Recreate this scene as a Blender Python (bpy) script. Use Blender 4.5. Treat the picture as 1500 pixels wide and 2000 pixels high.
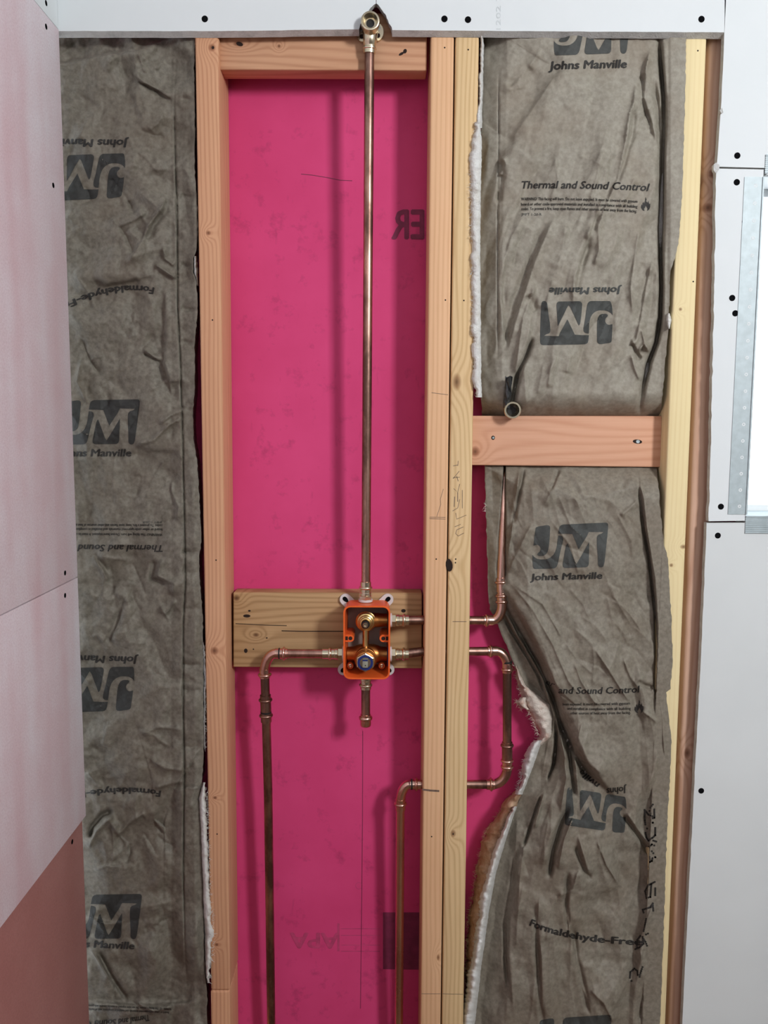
import bpy, bmesh, math, random
import numpy as np
from mathutils import Vector, Matrix

for _o in list(bpy.data.objects):
    bpy.data.objects.remove(_o)
SC = bpy.context.scene
COL = SC.collection
random.seed(7)

# ------------------------------------------------------------------ camera, world, lights, exposure
F_PX = 1618.0
PITCH, ROLL = 6.06, 0.29
CAM = Vector((0.0, -1.42, 1.5))
RMAT = Matrix.Rotation(math.radians(90 - PITCH), 4, 'X') @ Matrix.Rotation(math.radians(ROLL), 4, 'Z')
cam_d = bpy.data.cameras.new('camera')
cam_d.sensor_fit = 'VERTICAL'
cam_d.sensor_height = 24.0
cam_d.lens = F_PX / 2000.0 * 24.0
cam_d.clip_start = 0.02
cam = bpy.data.objects.new('camera', cam_d)
cam.matrix_world = Matrix.Translation(CAM) @ RMAT
COL.objects.link(cam)
SC.camera = cam

SC.view_settings.view_transform = 'Standard'
SC.view_settings.look = 'None'
SC.view_settings.gamma = 1.0
SC.view_settings.use_curve_mapping = False
SC.view_settings.exposure = 0.1
SC.cycles.max_bounces = 6
SC.cycles.diffuse_bounces = 3
SC.cycles.glossy_bounces = 3
SC.cycles.caustics_reflective = False
SC.cycles.caustics_refractive = False

world = bpy.data.worlds.new('overcast_sky')
SC.world = world
world.use_nodes = True
wbg = world.node_tree.nodes['Background']
wbg.inputs['Color'].default_value = (0.86, 0.94, 1.0, 1)
wbg.inputs['Strength'].default_value = 3.0


def area_light(name, loc, target, sx, sy, power, color):
    ld = bpy.data.lights.new(name, 'AREA')
    ld.shape = 'RECTANGLE'
    ld.size, ld.size_y = sx, sy
    ld.energy = power
    ld.color = color
    lo = bpy.data.objects.new(name, ld)
    lo.location = loc
    d = Vector(target) - Vector(loc)
    lo.rotation_euler = d.to_track_quat('-Z', 'Y').to_euler()
    COL.objects.link(lo)
    return lo


# assumed key lamp behind the photographer's right shoulder, placed from shadows; no window there
area_light('assumed_key_light', (1.45, -2.1, 2.33), (0.05, 0, 1.75), 0.29, 0.4, 36.5, (0.97, 0.99, 1.0))
# soft fill added at the back to lift the shadows; no doorway there
area_light('added_fill_light', (0.3, -3.1, 2.1), (0.1, 0, 1.8), 1.7, 0.8, 6.0, (0.93, 0.97, 1.0))

# ------------------------------------------------------------------ pixel <-> wall geometry (design grid of the wall's own planes)
R3 = np.array([[RMAT[i][j] for j in range(3)] for i in range(3)])
C3 = np.array(CAM)


def atv(px, py, y):
    px = np.asarray(px, float); py = np.asarray(py, float); y = np.asarray(y, float)
    d = np.stack([(px - 750) / F_PX, (1000 - py) / F_PX, -np.ones_like(px * 1.0 + py * 0)], -1) @ R3.T
    t = (y - C3[1]) / d[..., 1]
    return C3 + d * t[..., None]


def at(px, py, y=0.0):
    return Vector(atv(px, py, y))


def atx(px, py, x):
    d = Vector(R3 @ np.array([(px - 750) / F_PX, (1000 - py) / F_PX, -1.0]))
    return CAM + d * ((x - CAM.x) / d.x)


# ------------------------------------------------------------------ object helpers
WLOC = {}


def srgb(r, g, b):
    f = lambda c: (c / 255 / 12.92) if c / 255 <= 0.04045 else ((c / 255 + 0.055) / 1.055) ** 2.4
    return (f(r), f(g), f(b), 1.0)


def settle(o, base, parent):
    """origin at base (world), children parented without any scale"""
    WLOC[o.name] = Vector(base)
    if parent is not None:
        o.parent = parent
        o.location = Vector(base) - WLOC[parent.name]
    else:
        o.location = base
    return o


def obj(name, verts, faces, mat, parent=None, smooth=False, midx=None, base=None):
    verts = [Vector(v) for v in verts]
    if base is None:
        xs = [v.x for v in verts]; ys = [v.y for v in verts]; zs = [v.z for v in verts]
        base = Vector(((min(xs) + max(xs)) / 2, (min(ys) + max(ys)) / 2, min(zs)))
    me = bpy.data.meshes.new(name)
    me.from_pydata([tuple(v - base) for v in verts], [], faces)
    mats = mat if isinstance(mat, (list, tuple)) else [mat]
    for m in mats:
        me.materials.append(m)
    if midx is not None:
        me.polygons.foreach_set('material_index', midx)
    if smooth:
        me.polygons.foreach_set('use_smooth', [True] * len(me.polygons))
    me.update()
    o = bpy.data.objects.new(name, me)
    COL.objects.link(o)
    return settle(o, base, parent)


def from_bm(name, bm, mat, parent=None, smooth=False, autosmooth=None):
    bmesh.ops.recalc_face_normals(bm, faces=bm.faces[:])
    bm.verts.ensure_lookup_table()
    V = [v.co.copy() for v in bm.verts]
    for i, v in enumerate(bm.verts):
        v.index = i
    Fc = [[v.index for v in f.verts] for f in bm.faces]
    mi = [f.material_index for f in bm.faces]
    bm.free()
    o = obj(name, V, Fc, mat, parent, smooth, mi)
    if autosmooth:
        sharp_by_angle(o.data, autosmooth)
    return o


def sharp_by_angle(me, deg):
    me.polygons.foreach_set('use_smooth', [True] * len(me.polygons))
    bm = bmesh.new(); bm.from_mesh(me)
    for e in bm.edges:
        if len(e.link_faces) == 2:
            e.smooth = e.calc_face_angle(0) < math.radians(deg)
    bm.to_mesh(me); bm.free()


def empty(name, base, parent=None):
    o = bpy.data.objects.new(name, None)
    o.empty_display_size = 0.05
    COL.objects.link(o)
    return settle(o, Vector(base), parent)


def tag(o, label, cat=None, group=None, kind=None):
    if label: o['label'] = label
    if cat: o['category'] = cat
    if group: o['group'] = group
    if kind: o['kind'] = kind
    return o


def bm_box(bm, x0, x1, y0, y1, z0, z1):
    vs = [bm.verts.new((x, y, z)) for z in (z0, z1) for y in (y0, y1) for x in (x0, x1)]
    for f in ((0, 1, 3, 2), (4, 6, 7, 5), (0, 4, 5, 1), (2, 3, 7, 6), (0, 2, 6, 4), (1, 5, 7, 3)):
        bm.faces.new([vs[i] for i in f])
    return vs


def box(name, x0, x1, y0, y1, z0, z1, mat, parent=None, bevel=0.0, seg=2):
    bm = bmesh.new()
    bm_box(bm, x0, x1, y0, y1, z0, z1)
    if bevel:
        bmesh.ops.bevel(bm, geom=bm.edges[:], offset=bevel, segments=seg, affect='EDGES', profile=0.6)
    return from_bm(name, bm, mat, parent, autosmooth=40 if bevel else None)


def beam(name, fl_top, fr_top, fl_bot, fr_bot, depth, mat, parent=None, bevel=0.0035):
    """timber from four front-face corners (world) and its depth into the wall"""
    bm = bmesh.new()
    fr = [Vector(p) for p in (fl_bot, fr_bot, fr_top, fl_top)]
    bk = [p + Vector((0, depth, 0)) for p in fr]
    v = [bm.verts.new(p) for p in fr + bk]
    for f in ((0, 1, 2, 3), (7, 6, 5, 4), (0, 4, 5, 1), (1, 5, 6, 2), (2, 6, 7, 3), (3, 7, 4, 0)):
        bm.faces.new([v[i] for i in f])
    bmesh.ops.bevel(bm, geom=bm.edges[:], offset=bevel, segments=3, affect='EDGES', profile=0.5)
    return from_bm(name, bm, mat, parent, autosmooth=30)


def prism(name, poly, y0, y1, mats, parent=None):
    """outline of (x,z) points, front face at y0 (room side), back at y1; material 1 on the cut edges"""
    bm = bmesh.new()
    f = [bm.verts.new((x, y0, z)) for x, z in poly]
    b = [bm.verts.new((x, y1, z)) for x, z in poly]
    bm.faces.new(f); bm.faces.new(b[::-1])
    n = len(poly)
    for i in range(n):
        q = bm.faces.new((f[i], b[i], b[(i + 1) % n], f[(i + 1) % n]))
        q.material_index = 1
    bm.normal_update()
    bmesh.ops.triangulate(bm, faces=[x for x in bm.faces if len(x.verts) > 4], ngon_method='EAR_CLIP')
    return from_bm(name, bm, mats, parent)


def pxpoly(pts, y):
    out = []
    for p in pts:
        w = at(p[0], p[1], y)
        out.append((w.x, w.z))
    return out


def frame_for(d):
    d = d.normalized()
    a = Vector((0, -1, 0)) if abs(d.y) < 0.9 else Vector((0, 0, 1))
    u = (a - d * a.dot(d)).normalized()
    return u, d.cross(u).normalized()


def lathe(name, p0, p1, prof, mat, parent=None, seg=24, ref=None, smooth=35):
    """profile of (distance from p0 in metres, radius); distance may be a fraction when prof is given with total 1"""
    p0, p1 = Vector(p0), Vector(p1)
    d = (p1 - p0).normalized()
    u, w = frame_for(d)
    V, Fc = [], []
    for (t, r) in prof:
        for k in range(seg):
            a = 2 * math.pi * k / seg
            V.append(p0 + d * t + (u * math.cos(a) + w * math.sin(a)) * r)
    for i in range(len(prof) - 1):
        for k in range(seg):
            k2 = (k + 1) % seg
            Fc.append((i * seg + k, i * seg + k2, (i + 1) * seg + k2, (i + 1) * seg + k))
    if prof[0][1] > 1e-6: Fc.append(tuple(range(seg))[::-1])
    if prof[-1][1] > 1e-6: Fc.append(tuple((len(prof) - 1) * seg + k for k in range(seg)))
    o = obj(name, V, Fc, mat, parent)
    fix_normals(o.data)
    if smooth: sharp_by_angle(o.data, smooth)
    return o


def fix_normals(me):
    bm = bmesh.new(); bm.from_mesh(me)
    bmesh.ops.recalc_face_normals(bm, faces=bm.faces[:])
    bm.to_mesh(me); bm.free()


def tube(name, pts, r, mat, parent=None, seg=20):
    pts = [Vector(p) for p in pts]
    V, Fc = [], []
    u = None
    for i, p in enumerate(pts):
        d = (pts[min(i + 1, len(pts) - 1)] - pts[max(i - 1, 0)]).normalized()
        if u is None:
            u, w = frame_for(d)
        else:
            u = (u - d * u.dot(d)).normalized(); w = d.cross(u)
        rr = r[i] if isinstance(r, (list, tuple)) else r
        for k in range(seg):
            a = 2 * math.pi * k / seg
            V.append(p + (u * math.cos(a) + w * math.sin(a)) * rr)
    for i in range(len(pts) - 1):
        for k in range(seg):
            k2 = (k + 1) % seg
            Fc.append((i * seg + k, i * seg + k2, (i + 1) * seg + k2, (i + 1) * seg + k))
    Fc.append(tuple(range(seg))[::-1]); Fc.append(tuple((len(pts) - 1) * seg + k for k in range(seg)))
    o = obj(name, V, Fc, mat, parent)
    fix_normals(o.data); sharp_by_angle(o.data, 60)
    return o


# ------------------------------------------------------------------ node materials
class NT:
    def __init__(self, name):
        self.m = bpy.data.materials.new(name)
        self.m.use_nodes = True
        self.t = self.m.node_tree
        self.b = self.t.nodes['Principled BSDF']

    def put(self, sock, v):
        if v is None: return
        if hasattr(v, 'is_linked') or isinstance(v, bpy.types.NodeSocket):
            self.t.links.new(v, sock)
        else:
            sock.default_value = v

    def math(self, op, a, b=0.5, c=None, clamp=False):
        n = self.t.nodes.new('ShaderNodeMath'); n.operation = op; n.use_clamp = clamp
        self.put(n.inputs[0], a); self.put(n.inputs[1], b)
        if c is not None: self.put(n.inputs[2], c)
        return n.outputs[0]

    def pos(self):
        g = self.t.nodes.new('ShaderNodeNewGeometry')
        s = self.t.nodes.new('ShaderNodeSeparateXYZ')
        self.t.links.new(g.outputs['Position'], s.inputs[0])
        return s.outputs[0], s.outputs[1], s.outputs[2]

    def vec(self, x, y, z):
        n = self.t.nodes.new('ShaderNodeCombineXYZ')
        for i, v in enumerate((x, y, z)): self.put(n.inputs[i], v)
        return n.outputs[0]

    def noise(self, v, scale=1.0, detail=3.0, rough=0.55, dist=0.0):
        n = self.t.nodes.new('ShaderNodeTexNoise')
        self.t.links.new(v, n.inputs['Vector'])
        n.inputs['Scale'].default_value = scale; n.inputs['Detail'].default_value = detail
        n.inputs['Roughness'].default_value = rough; n.inputs['Distortion'].default_value = dist
        return n.outputs['Fac']

    def ramp(self, f, lo, hi):
        n = self.t.nodes.new('ShaderNodeMapRange'); n.clamp = True
        self.put(n.inputs['Value'], f)
        n.inputs['From Min'].default_value = lo; n.inputs['From Max'].default_value = hi
        return n.outputs['Result']

    def mix(self, f, a, b, mode='MIX'):
        n = self.t.nodes.new('ShaderNodeMix'); n.data_type = 'RGBA'; n.blend_type = mode
        self.put(n.inputs[0], f); self.put(n.inputs[6], a); self.put(n.inputs[7], b)
        return n.outputs[2]

    def bump(self, h, strength=0.3, dist=0.001):
        n = self.t.nodes.new('ShaderNodeBump')
        n.inputs['Strength'].default_value = strength; n.inputs['Distance'].default_value = dist
        self.t.links.new(h, n.inputs['Height']); self.t.links.new(n.outputs[0], self.b.inputs['Normal'])

    def done(self, color=None, rough=0.6, metal=0.0, spec=None):
        self.put(self.b.inputs['Base Color'], color); self.put(self.b.inputs['Roughness'], rough)
        self.put(self.b.inputs['Metallic'], metal)
        if spec is not None: self.b.inputs['Specular IOR Level'].default_value = spec
        return self.m


def plain(name, rgb, rough=0.6, metal=0.0, var=0.08, scale=60, spec=None):
    n = NT(name); x, y, z = n.pos()
    f = n.noise(n.vec(x, y, z), scale, 4)
    c = srgb(*rgb); d = tuple(k * (1 - 2 * var) for k in c[:3]) + (1,); l = tuple(min(1, k * (1 + var)) for k in c[:3]) + (1,)
    return n.done(n.mix(n.ramp(f, 0.3, 0.7), d, l), rough, metal, spec)


def wood(name, light, dark, axis='z', freq=900.0, wob=5.0, knots=(), seed=0.0, rough=0.7, strength=0.55):
    n = NT(name)
    x, y, z = n.pos()
    u, a = (x, z) if axis == 'z' else (z, x)
    low = n.noise(n.vec(n.math('MULTIPLY', u, 9), n.math('MULTIPLY', y, 9), n.math('MULTIPLY_ADD', a, 1.3, seed)), 1.0, 2)
    ring = n.math('ADD', n.math('MULTIPLY_ADD', u, freq, n.math('MULTIPLY', y, freq * 0.55)), n.math('MULTIPLY', low, wob * 6.28))
    kmask = None; kring = None
    for (kx, ka, r, ra) in knots:
        du = n.math('DIVIDE', n.math('SUBTRACT', u, kx), r); da = n.math('DIVIDE', n.math('SUBTRACT', a, ka), ra)
        d2 = n.math('ADD', n.math('MULTIPLY', du, du), n.math('MULTIPLY', da, da))
        ring = n.math('ADD', ring, n.math('MULTIPLY', n.math('POWER', 2.718, n.math('MULTIPLY', d2, -0.12)), 16.0))
        m = n.math('SUBTRACT', 1.35, d2, clamp=True)
        kmask = m if kmask is None else n.math('MAXIMUM', kmask, m)
        q = n.math('POWER', 2.718, n.math('MULTIPLY', d2, -4.0))
        kring = q if kring is None else n.math('MAXIMUM', kring, q)
    ln = n.math('POWER', n.math('MULTIPLY_ADD', n.math('SINE', ring), 0.5, 0.5), 2.2)
    fib = n.noise(n.vec(n.math('MULTIPLY', u, 420), n.math('MULTIPLY', y, 420), n.math('MULTIPLY', a, 9)), 1.0, 3)
    big = n.noise(n.vec(n.math('MULTIPLY', u, 16), n.math('MULTIPLY', y, 16), n.math('MULTIPLY_ADD', a, 3.2, seed + 5)), 1.0, 4)
    fac = n.math('ADD', n.math('MULTIPLY', ln, strength), n.math('ADD', n.math('MULTIPLY', n.ramp(fib, 0.35, 0.75), 0.25), n.math('MULTIPLY', n.ramp(big, 0.35, 0.8), 0.35)), clamp=True)
    col = n.mix(fac, srgb(*light), srgb(*dark))
    if kmask is not None:
        col = n.mix(n.math('MULTIPLY', kmask, 0.62), col, srgb(dark[0] * 0.72, dark[1] * 0.58, dark[2] * 0.5))
        col = n.mix(n.math('MULTIPLY', kring, 0.6), col, srgb(60, 36, 24))
    n.bump(n.math('ADD', n.math('MULTIPLY', ln, 0.5), fib), 0.25, 0.0006)
    return n.done(col, rough, 0, 0.25)


def kraft(name, base, dk, seed):
    n = NT(name); x, y, z = n.pos(); v = n.vec(x, n.math('ADD', y, seed), z)
    f1 = n.noise(v, 130, 5, 0.62); f2 = n.noise(v, 11, 3); f3 = n.noise(v, 900, 2)
    c = n.mix(n.ramp(f1, 0.34, 0.68), srgb(*dk), srgb(*base))
    c = n.mix(n.math('MULTIPLY', n.ramp(f2, 0.45, 0.75), 0.35), c, srgb(dk[0] * 0.95, dk[1] * 0.86, dk[2] * 0.78))
    n.bump(n.math('ADD', f3, n.math('MULTIPLY', f1, 0.7)), 0.28, 0.0006)
    return n.done(c, 0.62, 0, 0.35)


def board_white(name, a, b):
    n = NT(name); x, y, z = n.pos(); v = n.vec(x, y, z)
    f1 = n.noise(v, 5, 3); f2 = n.noise(v, 700, 2)
    n.bump(f2, 0.08, 0.0004)
    return n.done(n.mix(n.ramp(f1, 0.3, 0.7), srgb(*a), srgb(*b)), 0.75, 0, 0.2)


def membrane(name, a, b, sc=1.0, rough=0.85, spec=0.1):
    """felted pink wall membrane: vertical cloudy bands and a short fibrous grain"""
    n = NT(name); x, y, z = n.pos()
    band = n.noise(n.vec(n.math('MULTIPLY', y, 10 * sc), 0.0, n.math('MULTIPLY', z, 1.3)), 1.0, 2)
    grain = n.noise(n.vec(x, y, z), 330, 4, 0.75)
    cl = n.noise(n.vec(x, y, z), 14, 4)
    f = n.math('ADD', n.math('MULTIPLY', n.ramp(band, 0.36, 0.66), 0.75), n.math('MULTIPLY', n.ramp(cl, 0.35, 0.7), 0.3), clamp=True)
    c = n.mix(f, srgb(*a), srgb(*b))
    c = n.mix(n.math('MULTIPLY', n.ramp(grain, 0.42, 0.7), 0.34), c, srgb(b[0] * 0.8, b[1] * 0.72, b[2] * 0.74))
    n.bump(grain, 0.35, 0.0012)
    return n.done(c, rough, 0, spec)


def copper(name, bright, dark, lo=0.42, hi=0.62, rough=0.27, seed=0.0):
    n = NT(name); x, y, z = n.pos()
    f1 = n.noise(n.vec(n.math('MULTIPLY', x, 22), n.math('MULTIPLY', y, 22), n.math('MULTIPLY_ADD', z, 7, seed)), 1.0, 4, 0.6)
    f2 = n.noise(n.vec(x, y, z), 260, 3)
    f = n.math('ADD', n.ramp(f1, lo, hi), n.math('MULTIPLY_ADD', f2, 0.3, -0.15), clamp=True)
    c = n.mix(f, srgb(*bright), srgb(*dark))
    r = n.math('MULTIPLY_ADD', f, 0.16, rough)
    return n.done(c, r, 1.0)


M = {}
M['pink'] = None


def sheathing_mat():
    n = NT('pink_sheathing'); x, y, z = n.pos(); v = n.vec(x, y, z)
    f1 = n.noise(v, 6, 4); f2 = n.noise(v, 28, 4, 0.65); f3 = n.noise(n.vec(n.math('MULTIPLY', x, 60), y, n.math('MULTIPLY', z, 18)), 1.0, 4)
    c = n.mix(n.ramp(f1, 0.3, 0.7), srgb(226, 76, 132), srgb(214, 66, 120))
    c = n.mix(n.math('MULTIPLY', n.ramp(f2, 0.58, 0.76), 0.5), c, srgb(150, 42, 84))
    c = n.mix(n.math('MULTIPLY', n.ramp(f3, 0.66, 0.8), 0.35), c, srgb(150, 42, 84))
    return n.done(c, 0.6, 0, 0.2)


def fibre(name, a, b, thr=(0.45, 0.75)):
    n = NT(name); x, y, z = n.pos(); v = n.vec(x, y, z)
    f1 = n.noise(v, 45, 5, 0.7); f2 = n.noise(v, 420, 4, 0.7)
    n.bump(f2, 0.9, 0.003)
    return n.done(n.mix(n.ramp(f1, *thr), srgb(*a), srgb(*b)), 0.95, 0, 0.05)


M['pink'] = sheathing_mat()
M['paper_l'] = kraft('kraft_paper_left_shaded', (132, 126, 114), (104, 98, 88), 0.3)  # same paper, darker: the left bay's weaker light is in the colour
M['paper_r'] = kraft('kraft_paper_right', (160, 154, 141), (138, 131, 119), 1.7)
M['paper_rb'] = kraft('kraft_paper_lower_shaded', (144, 137, 124), (120, 112, 100), 2.9)  # darker copy of the right paper; light falloff towards the floor painted in
M['ink_dark'] = plain('dark_grey_ink', (50, 50, 48), 0.7, 0, 0.1, 200)
M['ink_grey'] = plain('grey_ink', (66, 68, 66), 0.7, 0, 0.1, 200)
M['ink'] = plain('black_ink', (44, 41, 38), 0.7, 0, 0.1, 200)
M['ink_pink'] = plain('plum_ink', (132, 44, 80), 0.7, 0, 0.12, 60)
M['ink_pink_faint'] = plain('faint_plum_ink', (200, 68, 116), 0.7, 0, 0.12, 60)
M['pencil'] = plain('pencil_graphite', (120, 96, 84), 0.6, 0, 0.2, 300)
M['pencil_d'] = plain('dark_pencil', (86, 34, 58), 0.6, 0, 0.2, 300)
M['white'] = board_white('white_drywall_paper', (230, 234, 236), (225, 230, 232))
M['grey_white'] = board_white('grey_white_drywall_paper', (222, 226, 227), (216, 220, 221))
M['gyp'] = fibre('cut_gypsum_edge', (222, 222, 220), (186, 186, 184))
M['memb'] = membrane('pink_felt_membrane', (238, 231, 237), (226, 197, 203))
M['memb2'] = membrane('smooth_rose_board', (190, 136, 130), (170, 112, 106), 0.5, 0.45, 0.35)
M['fg_white'] = fibre('white_glass_wool', (244, 243, 240), (226, 221, 212))
M['fg_brown'] = fibre('tan_glass_wool', (228, 196, 166), (186, 140, 108), (0.3, 0.7))
M['fg_mix'] = fibre('cream_glass_wool', (240, 228, 216), (214, 170, 150))
M['copper'] = copper('aged_copper', (204, 160, 144), (116, 88, 78), 0.34, 0.56)
M['copper_b'] = copper('bright_copper', (226, 184, 168), (172, 124, 108), 0.45, 0.75, 0.2)
M['brass'] = copper('pale_brass', (226, 214, 188), (176, 160, 132), 0.5, 0.8, 0.24)
M['brass_y'] = copper('yellow_brass', (222, 190, 128), (170, 132, 76), 0.5, 0.8, 0.28)
M['bronze'] = copper('bronze_casting', (206, 142, 82), (160, 96, 50), 0.4, 0.75, 0.34)
M['orange'] = plain('orange_plastic', (240, 102, 42), 0.38, 0, 0.03, 40)
M['ear'] = plain('milky_plastic', (222, 216, 216), 0.45, 0, 0.03, 40)
M['black'] = plain('black_screw', (20, 20, 22), 0.95, 0, 0.1, 200, 0.0)
M['hole'] = plain('dark_hole', (40, 24, 18), 0.9, 0, 0.1, 200)
M['darkrub'] = plain('black_rubber', (22, 21, 22), 0.55, 0, 0.1, 200)
M['blue'] = plain('blue_plastic', (32, 48, 112), 0.35, 0, 0.05, 40)
M['greypl'] = plain('grey_plastic', (150, 150, 136), 0.5, 0, 0.05, 80)
M['backpl'] = plain('smoky_back_plate', (152, 130, 120), 0.4, 0, 0.05, 80)
M['galv'] = plain('galvanised_steel', (180, 192, 196), 0.5, 0.15, 0.06, 90)
M['vinyl'] = plain('white_vinyl', (240, 242, 243), 0.4, 0, 0.02, 20)
M['floor'] = wood('plywood_floor', (128, 104, 80), (100, 78, 56), 'x', 260, 4)
M['plaster'] = board_white('room_plaster', (168, 167, 164), (158, 157, 154))

# ------------------------------------------------------------------ room shell
YS = 0.089            # room face of the pink sheathing
YD = -0.0127          # room face of the drywall
XL = -0.5272          # room face of the left wall
ZC = 2.6
XR, YB = 2.05, -3.3

W_TL, W_BL = at(1490, 345, YD), at(1458, 1008, YD)     # window opening in the wall
WX0 = (W_TL.x + W_BL.x) / 2
WZ1, WZ0 = at(1485, 341, YD).z, at(1460, 1009, YD).z
WX1 = WX0 + 0.82


def ring_wall(name, x0, x1, y0, y1, mat, parent=None):
    bm = bmesh.new()
    bm_box(bm, x0, WX0, y0, y1, 0, ZC); bm_box(bm, WX1, x1, y0, y1, 0, ZC)
    bm_box(bm, WX0, WX1, y0, y1, 0, WZ0); bm_box(bm, WX0, WX1, y0, y1, WZ1, ZC)
    return from_bm(name, bm, mat, parent)


wall_back = tag(ring_wall('wall_back', -0.62, XR, YS, YS + 0.012, M['pink']), 'pink painted sheathing behind the studs', kind='structure')
tag(box('floor', -0.62, XR, YB, YS, -0.02, 0.0, M['floor']), 'bare plywood floor', kind='structure')
tag(box('ceiling', -0.62, XR, YB, YS, ZC, ZC + 0.02, M['white']), 'white drywall ceiling', kind='structure')
tag(box('wall_rear', -0.62, XR, YB - 0.02, YB, 0, ZC, M['plaster']), 'plaster wall behind the photographer', kind='structure')
tag(box('wall_far_right', XR, XR + 0.02, YB, YS, 0, ZC, M['plaster']), 'plaster wall at far right', kind='structure')

# left wall: drywall strip on top, two felted pink sheets and a smooth rose board
wall_left = tag(box('wall_left', XL - 0.075, XL - 0.0135, YB, -0.003, 0, ZC, M['plaster']), 'side wall clad in pale pink membrane sheets', kind='structure')
zt = atx(116, 60, XL).z
zs = atx(150, 1128, XL).z
zb = atx(165, 1597, XL).z
YE = -0.0125
box('drywall_strip', XL - 0.0135, XL - 0.001, YB, YE - 0.001, zt + 0.0015, ZC, M['white'], wall_left)
tag(box('membrane_sheet', XL - 0.0135, XL, YB, YE, zs + 0.0008, zt, M['memb'], wall_left, 0.0008), 'pale pink felted sheet above the slanting seam')
tag(box('membrane_sheet', XL - 0.0135, XL, YB, YE, zb, zs - 0.0008, M['memb'], wall_left, 0.0008), 'pale pink felted sheet below the seam')
tag(box('rose_board', XL - 0.0135, XL - 0.0070, YB, YE, 0, zb + 0.02, M['memb2'], wall_left, 0.0005), 'smooth dusky rose board at the bottom')

# ------------------------------------------------------------------ drywall sheets of the shower wall
def drywall_screw(px, py, parent, y=YD, r=0.0052):
    p = at(px, py, y)
    return lathe('screw', p + Vector((0, 0.001, 0)), p + Vector((0, -1, 0)), [(0, r), (0.0013, r), (0.0014, r * 0.8), (0.0013, r * 0.35), (0.00125, 0.0)], M['black'], parent, 12, smooth=40)


def side_screw(px, py, parent, x=XL, r=0.0042):
    p = atx(px, py, x)
    return lathe('screw', p - Vector((0.001, 0, 0)), p + Vector((1, 0, 0)), [(0, r), (0.0013, r), (0.0014, r * 0.8), (0.0013, r * 0.35), (0.00125, 0.0)], M['black'], parent, 12, smooth=40)


wall_up = tag(empty('wall_upper', at(735, 62, YD)), 'white drywall band above the open studs', kind='structure')
random.seed(3)


def jag(pts, amp, step=5):
    out = []
    for (a, b) in zip(pts[:-1], pts[1:]):
        L = math.hypot(b[0] - a[0], b[1] - a[1]); n = max(1, int(L / step))
        for i in range(n):
            t = i / n
            j = 0 if i == 0 else amp
            out.append((a[0] + (b[0] - a[0]) * t + random.uniform(-j, j), a[1] + (b[1] - a[1]) * t + random.uniform(-j, j)))
    out.append(pts[-1])
    return out


ztop = ZC - 0.002
lp = jag([(118, 62), (420, 62), (701, 58.5)], 0.35, 25) + jag([(701, 58.5), (704, 47), (711, 36), (719, 25), (724, 15), (734.3, 7)], 1.2, 4)
poly = pxpoly(lp, YD)
poly[0] = (XL - 0.012, poly[0][1])
seam_x = poly[-1][0]
p_l = prism('drywall_panel', poly + [(seam_x, ztop), (XL - 0.012, ztop)], YD, -0.0006, [M['white'], M['gyp']], wall_up)
rp = jag([(735.3, 7), (744, 17), (752, 27), (758, 40), (763, 50), (766, 60)], 1.0, 4) + jag([(766, 60), (1000, 62), (1416, 64.5)], 0.35, 25)
poly = pxpoly(rp, YD)
rx = at(1416.5, 30, YD).x
poly[-1] = (rx, poly[-1][1])
p_r = prism('drywall_panel', [(seam_x + 0.0008, poly[0][1])] + poly + [(rx, ztop), (seam_x + 0.0008, ztop)], YD, -0.0006, [M['white'], M['gyp']], wall_up)
for _p in (p_l, p_r):          # core edge slanted towards the room, shaped so that it catches light
    for v in _p.data.vertices:
        w = v.co + WLOC[_p.name]
        if w.z < at(400, 50, YD).z:
            v.co.z += -0.0040 if w.y > YD + 0.005 else 0.0010
for q in ((400, 37),):
    drywall_screw(q[0], q[1], p_l)
for q in ((868, 37), (914, 38.5), (1370, 37.5)):
    drywall_screw(q[0], q[1], p_r)
_s = [c for c in wall_left.children]
_memb = [c for c in wall_left.children if c.name.startswith('membrane')]
side_screw(104, 362, _memb[0]); side_screw(90, 52, _memb[0]); side_screw(127, 1119, _memb[0])
side_screw(127, 1163, _memb[1])
side_screw(141, 1644, [c for c in wall_left.children if c.name.startswith('rose')][0], XL - 0.0070)
side_screw(90, 6, [c for c in wall_left.children if c.name.startswith('drywall_strip')][0], XL - 0.001)

wall_r = tag(empty('wall_right', at(1440, 1024, YD)), 'white drywall sheets around the bright window', kind='structure')
XE = XR - 0.002
# sheet above the window line
pts = jag([(1419, -250), (1414.5, 70), (1409, 200), (1400, 322)], 0.5, 30)
poly = pxpoly(pts, YD)
zsm = at(1400, 325.5, YD).z
pr1 = prism('drywall_panel', [(poly[0][0], ztop)] + poly[1:-1] + [(poly[-1][0], zsm), (WX0 + 0.005, at(1480, 328, YD).z), (WX0 + 0.005, WZ1), (XE, WZ1), (XE, ztop)], YD, -0.0006, [M['white'], M['gyp']], wall_r)
# sheet left of the window
pts = jag([(1398, 329), (1397, 400), (1396, 520), (1392, 700), (1389, 850), (1386, 940), (1384, 1018)], 1.1, 12)
poly = pxpoly(pts, YD)
pr2 = prism('drywall_panel', poly + [(WX0, at(1440, 1017, YD).z), (WX0, at(1484, 331, YD).z)], YD, -0.0006, [M['white'], M['gyp']], wall_r)
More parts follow.
